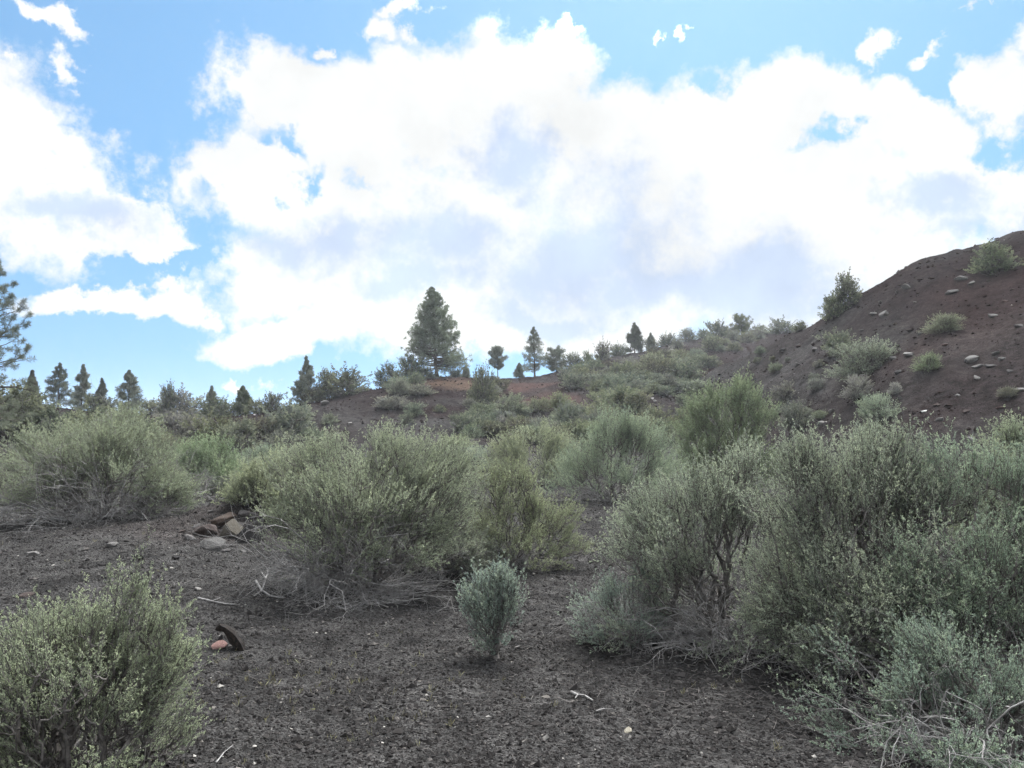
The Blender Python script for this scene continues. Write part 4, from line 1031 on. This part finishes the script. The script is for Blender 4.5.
def scrap():
    p = hit(231, 649)[0]; D = project(p)[2]; s = D / F
    # cross-sections of a bent, half-buried charred slab: (dx, dz, half width, half thickness)
    sec = [(11, -4, 6, 4.2), (8, 3, 6.5, 4.6), (4, 9, 6.5, 4.2), (-1, 15, 5.5, 4.4), (-6, 19, 5, 3.4), (-12, 20.5, 4, 3.0), (-15, 20, 2.5, 1.6)]
    rng = np.random.default_rng(8); V, Fq = [], []
    k = 8
    for i, (dx, dz, hw, ht) in enumerate(sec):
        nx, nz = (.8, .6) if i < 4 else (.35, .93)
        for j in range(k):
            a = 2 * PI * j / k; w = math.copysign(abs(math.cos(a)) ** .6, math.cos(a)) * ht * rng.uniform(.55, 1.45); y = math.copysign(abs(math.sin(a)) ** .6, math.sin(a)) * hw * rng.uniform(.85, 1.15)
            V.append(((dx + nx * w) * s, y * s, (dz + nz * w) * s))
    for i in range(len(sec) - 1):
        for j in range(k):
            Fq.append((i * k + j, i * k + (j + 1) % k, (i + 1) * k + (j + 1) % k, (i + 1) * k + j))
    e = (len(sec) - 1) * k
    for b in (0, e): Fq += [(b, b + 1, b + 2, b + 3), (b, b + 3, b + 4, b + 7), (b + 4, b + 5, b + 6, b + 7)]
    m = bark_mat('charred wood', (.006, .005, .0045), (.024, .017, .013), 60)
    o = link('wood_scrap', mesh_np('wood scrap', V, Fq, m)); o.location = p; o['label'] = 'bent charred wood scrap leaning over a pinkish rock'; o['category'] = 'wood scrap'
scrap()

# ------------------------------------------------------------------ sky, sun, camera
SUN_EL, SUN_AZ = math.radians(56), math.radians(14)
def world():
    w = bpy.data.worlds.new('World'); S.world = w; w.use_nodes = True
    nt = w.node_tree; N, Lk = nt.nodes, nt.links; N.clear()
    out = N.new('ShaderNodeOutputWorld'); bg = N.new('ShaderNodeBackground'); bg.inputs[1].default_value = .15; Lk.new(bg.outputs[0], out.inputs[0])
    sky = N.new('ShaderNodeTexSky'); sky.sky_type = 'NISHITA'; sky.sun_disc = False
    sky.sun_elevation = SUN_EL; sky.sun_rotation = SUN_AZ; sky.altitude = 1400; sky.air_density = 1.0; sky.dust_density = .6; sky.ozone_density = 1.0
    tc = N.new('ShaderNodeTexCoord'); d = tc.outputs['Generated']
    sx = N.new('ShaderNodeSeparateXYZ'); Lk.new(d, sx.inputs[0])
    def M(op, a, b=None, c=None, clamp=False):
        n = N.new('ShaderNodeMath'); n.operation = op; n.use_clamp = clamp
        for i, q in enumerate((a, b, c)):
            if q is None: continue
            if hasattr(q, 'links'): Lk.new(q, n.inputs[i])
            else: n.inputs[i].default_value = q
        return n.outputs[0]
    az = M('MULTIPLY', M('ARCTAN2', sx.outputs[0], sx.outputs[1]), 180 / PI)
    el = M('MULTIPLY', M('ARCSINE', sx.outputs[2]), 180 / PI)
    # wispy displacement of the cloud outlines
    nz = N.new('ShaderNodeTexNoise'); nz.inputs['Scale'].default_value = 11.0; nz.inputs['Detail'].default_value = 11; nz.inputs['Roughness'].default_value = .62; Lk.new(d, nz.inputs['Vector'])
    wv = N.new('ShaderNodeTexNoise'); wv.inputs['Scale'].default_value = 6.5; wv.inputs['Detail'].default_value = 8; wv.inputs['Roughness'].default_value = .55; Lk.new(d, wv.inputs['Vector'])
    wc = N.new('ShaderNodeSeparateColor'); Lk.new(wv.outputs['Color'], wc.inputs[0])
    az2 = M('MULTIPLY_ADD', M('SUBTRACT', wc.outputs[0], .5), 11.0, az); el2 = M('MULTIPLY_ADD', M('SUBTRACT', wc.outputs[1], .5), 9.0, el)
    w3 = N.new('ShaderNodeTexNoise'); w3.inputs['Scale'].default_value = 26; w3.inputs['Detail'].default_value = 6; w3.inputs['Roughness'].default_value = .65; Lk.new(d, w3.inputs['Vector'])
    w4 = N.new('ShaderNodeSeparateColor'); Lk.new(w3.outputs['Color'], w4.inputs[0])
    az2 = M('MULTIPLY_ADD', M('SUBTRACT', w4.outputs[0], .5), 4.0, az2); el2 = M('MULTIPLY_ADD', M('SUBTRACT', w4.outputs[1], .5), 3.0, el2)
    cv = N.new('ShaderNodeCombineXYZ'); Lk.new(az2, cv.inputs[0]); Lk.new(el2, cv.inputs[1])
    def aE(u, v):
        x, y, z = (float(q) for q in pixdir(u, v)); return math.degrees(math.atan2(x, y)), math.degrees(math.atan2(z, math.hypot(x, y)))
    def blobs(rows):
        acc = None
        for u, v, rx, ry, rot in rows:
            a, e = aE(u, v); k = .0680
            mp = N.new('ShaderNodeMapping'); mp.vector_type = 'TEXTURE'
            mp.inputs['Location'].default_value = (a, e, 0); mp.inputs['Rotation'].default_value = (0, 0, math.radians(rot)); mp.inputs['Scale'].default_value = (rx * k, ry * k, 1)
            Lk.new(cv.outputs[0], mp.inputs[0])
            ln = N.new('ShaderNodeVectorMath'); ln.operation = 'LENGTH'; Lk.new(mp.outputs[0], ln.inputs[0])
            q = M('MULTIPLY', M('SUBTRACT', 1.0, ln.outputs['Value']), min(1.0, .3 + (rx + ry) / 120))
            acc = q if acc is None else M('SMOOTH_MAX', acc, q, .25)
        return acc
    CL = [(15, 170, 100, 80, -35), (105, 220, 78, 38, -25), (20, 205, 90, 38, 0), (-60, 120, 110, 105, 0),
          (270, 95, 85, 55, 0), (235, 190, 85, 60, 0), (350, 130, 110, 70, 0), (520, 85, 110, 68, 0), (535, 160, 130, 70, 0), (300, 270, 120, 45, 0), (430, 110, 90, 60, 0), (640, 135, 110, 72, 0), (770, 118, 85, 58, 0), (880, 135, 85, 42, -15),
          (960, 190, 75, 48, 0), (430, 240, 240, 110, 0), (680, 240, 260, 130, 0), (860, 230, 140, 80, 0), (290, 325, 115, 32, 8), (520, 320, 220, 60, 0), (800, 300, 150, 60, 0), (1010, 110, 40, 48, 0), (1070, 190, 80, 60, 0),
          (105, 299, 95, 17, 3), (175, 292, 32, 26, -30), (268, 380, 26, 8, -8), (70, 10, 34, 12, -20), (72, 66, 22, 18, 0), (398, 38, 38, 20, -20), (325, 50, 18, 9, 0), (868, 60, 22, 20, 0), (690, 32, 14, 10, 0), (660, 40, 10, 12, 0), (410, 10, 30, 12, 0), (8, 50, 14, 12, 0), (560, 25, 26, 10, 0), (1000, 10, 40, 8, 0), (940, 62, 30, 8, 0),
          (1100, 60, 60, 80, 0)]
    m_in = blobs(CL)
    # gaps of blue inside the big bank
    GP = [(270, 160, 34, 16, -20), (290, 190, 40, 12, 10), (350, 198, 22, 14, 0), (200, 205, 24, 20, 30), (330, 122, 24, 14, 0), (830, 145, 26, 10, 0), (820, 160, 30, 12, 0), (1000, 150, 34, 36, 0), (770, 200, 16, 8, 0), (700, 95, 30, 16, 0), (945, 110, 26, 16, 0), (900, 205, 40, 14, 0), (60, 188, 26, 8, 0), (130, 262, 70, 10, 8), (905, 238, 50, 8, 0)]
    gp = blobs(GP)
    m_in = M('SUBTRACT', m_in, M('MULTIPLY', M('MAXIMUM', gp, 0.0), .5))
    # rest of the sky, beyond the view: broken cloud from noise alone
    bn = N.new('ShaderNodeTexNoise'); bn.inputs['Scale'].default_value = 2.1; bn.inputs['Detail'].default_value = 5; Lk.new(d, bn.inputs['Vector'])
    m_out = M('MULTIPLY_ADD', M('SUBTRACT', bn.outputs['Fac'], .45), 3.0, .1)
    aab = M('ABSOLUTE', az)
    side = M('MAXIMUM', M('DIVIDE', M('SUBTRACT', aab, 38.0), 10.0), M('DIVIDE', M('SUBTRACT', el, 31.0), 8.0))
    side = M('MINIMUM', M('MAXIMUM', side, 0.0), 1.0)
    mm = M('ADD', M('MULTIPLY', m_in, M('SUBTRACT', 1.0, side)), M('MULTIPLY', m_out, side))
    dens = M('MULTIPLY_ADD', M('SUBTRACT', nz.outputs['Fac'], .5), 1.25, mm)
    cov = N.new('ShaderNodeMapRange'); cov.interpolation_type = 'SMOOTHSTEP'; cov.inputs[1].default_value = .0; cov.inputs[2].default_value = .38; Lk.new(dens, cov.inputs[0])
    # thick undersides: lavender grey
    GREYB = [(440, 245, 90, 50, 0), (590, 250, 120, 80, 0), (760, 285, 120, 50, 0), (300, 245, 90, 30, 0), (420, 285, 80, 30, 0), (560, 320, 80, 24, 0), (930, 205, 60, 22, 0), (520, 160, 60, 40, 0), (980, 225, 60, 18, 0), (60, 215, 60, 18, 0), (640, 290, 90, 36, 0)]
    gb = blobs(GREYB)
    n2 = N.new('ShaderNodeTexNoise'); n2.inputs['Scale'].default_value = 7.5; n2.inputs['Detail'].default_value = 10; n2.inputs['Roughness'].default_value = .68
    off = N.new('ShaderNodeVectorMath'); off.operation = 'ADD'; off.inputs[1].default_value = (3.3, 1.7, 5.1); Lk.new(d, off.inputs[0]); Lk.new(off.outputs[0], n2.inputs['Vector'])
    gsel = N.new('ShaderNodeMapRange'); gsel.interpolation_type = 'SMOOTHSTEP'; gsel.inputs[1].default_value = -.20; gsel.inputs[2].default_value = .72
    Lk.new(M('MULTIPLY_ADD', M('SUBTRACT', n2.outputs['Fac'], .5), 2.6, M('MULTIPLY', gb, M('SUBTRACT', 1.0, side))), gsel.inputs[0])
    cc = N.new('ShaderNodeMix'); cc.data_type = 'RGBA'; Lk.new(gsel.outputs[0], cc.inputs['Factor'])
    k = 1 / .15
    cc.inputs[6].default_value = (.715 * k, .725 * k, .72 * k, 1); cc.inputs[7].default_value = (.45 * k, .54 * k, .70 * k, 1)
    hs = N.new('ShaderNodeVectorMath'); hs.operation = 'MULTIPLY'; Lk.new(sky.outputs[0], hs.inputs[0]); sv = N.new('ShaderNodeVectorMath'); sv.operation = 'MULTIPLY_ADD'; Lk.new(d, sv.inputs[0]); sv.inputs[1].default_value = (1, 1, .8); sv.inputs[2].default_value = (0, 0, .42); sn = N.new('ShaderNodeVectorMath'); sn.operation = 'NORMALIZE'; Lk.new(sv.outputs[0], sn.inputs[0]); Lk.new(sn.outputs[0], sky.inputs['Vector']); hs.inputs[1].default_value = SKYMUL
    # cloud nearer the hidden sun is brighter, boosted out of view to light the ground
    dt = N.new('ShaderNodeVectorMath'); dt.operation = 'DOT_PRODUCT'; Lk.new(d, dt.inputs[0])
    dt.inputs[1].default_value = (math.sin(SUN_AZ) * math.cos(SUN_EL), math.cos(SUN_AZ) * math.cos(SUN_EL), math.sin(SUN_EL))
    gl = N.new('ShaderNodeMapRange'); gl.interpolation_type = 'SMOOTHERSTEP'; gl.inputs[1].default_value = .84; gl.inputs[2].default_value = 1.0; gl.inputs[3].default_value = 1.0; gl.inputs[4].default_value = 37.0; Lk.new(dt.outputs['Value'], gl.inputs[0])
    # front-lit clouds behind the camera, boosted as added fill for facing surfaces
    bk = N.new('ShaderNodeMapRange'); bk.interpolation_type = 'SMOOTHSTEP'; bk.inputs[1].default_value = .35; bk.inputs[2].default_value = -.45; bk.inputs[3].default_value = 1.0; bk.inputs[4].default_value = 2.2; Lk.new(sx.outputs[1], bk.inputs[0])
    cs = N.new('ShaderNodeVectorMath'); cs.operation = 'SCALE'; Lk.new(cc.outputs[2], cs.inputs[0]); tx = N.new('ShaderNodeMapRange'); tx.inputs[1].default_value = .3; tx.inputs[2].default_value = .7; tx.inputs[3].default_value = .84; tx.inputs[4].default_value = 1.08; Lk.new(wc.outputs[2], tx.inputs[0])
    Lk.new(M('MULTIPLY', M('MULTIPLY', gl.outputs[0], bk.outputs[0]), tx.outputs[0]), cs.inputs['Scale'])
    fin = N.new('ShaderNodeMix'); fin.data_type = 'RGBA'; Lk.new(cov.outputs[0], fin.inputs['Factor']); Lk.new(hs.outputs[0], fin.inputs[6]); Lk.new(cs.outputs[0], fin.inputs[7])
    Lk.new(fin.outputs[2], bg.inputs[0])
    w.cycles.sampling_method = 'MANUAL'; w.cycles.sample_map_resolution = 512
SKYMUL = (.75, 1.03, 1.0)
world()
def veil_haze():  # added volume imitating lens glare: lifts the darks of far things
    bm = bmesh.new(); bmesh.ops.create_cube(bm, size=1.0)
    for q in bm.verts: q.co = (q.co.x * 2000, q.co.y * 2000, 27 if q.co.z > 0 else -40)
    m, nt, N, Lk = new_mat('thin haze'); out = N.new('ShaderNodeOutputMaterial'); pv = N.new('ShaderNodeVolumePrincipled')
    pv.inputs['Color'].default_value = (.90, .93, .97, 1); pv.inputs['Density'].default_value = VEIL_HAZE; pv.inputs['Anisotropy'].default_value = .3
    Lk.new(pv.outputs[0], out.inputs['Volume'])
    me = bpy.data.meshes.new('veil_haze'); bm.to_mesh(me); bm.free(); me.materials.append(m)
    o = link('veil_haze', me); o['kind'] = 'stuff'; o['label'] = 'thin pale veil added over the slopes, like lens glare'
VEIL_HAZE = .00062
veil_haze()
sd = bpy.data.lights.new('sun', 'SUN'); sd.energy = 1.5; sd.angle = math.radians(10); sd.color = (1, .96, .90)
so = bpy.data.objects.new('sun', sd); COL.objects.link(so)
so.rotation_euler = (math.pi / 2 - SUN_EL, 0, math.pi - SUN_AZ)
so.location = (0, 0, 60)
cd = bpy.data.cameras.new('camera'); co = bpy.data.objects.new('camera', cd); COL.objects.link(co); S.camera = co
co.location = (0, 0, CAM_H); co.rotation_euler = (math.pi / 2 + PITCH, 0, 0)
cd.sensor_width = 36; cd.lens = F / 1024 * 36; cd.clip_start = .05; cd.clip_end = 9000
S.render.resolution_x, S.render.resolution_y = 1024, 768
S.view_settings.view_transform = 'Standard'; S.view_settings.look = 'None'; S.view_settings.exposure = .52; S.view_settings.gamma = 1
S.cycles.max_bounces = 7; S.cycles.diffuse_bounces = 5; S.cycles.transmission_bounces = 5; S.cycles.use_adaptive_sampling = True; S.cycles.adaptive_threshold = .02
S.cycles.use_denoising = True; S.cycles.denoiser = 'OPENIMAGEDENOISE'; S.cycles.denoising_input_passes = 'RGB_ALBEDO_NORMAL'; S.cycles.denoising_prefilter = 'ACCURATE'
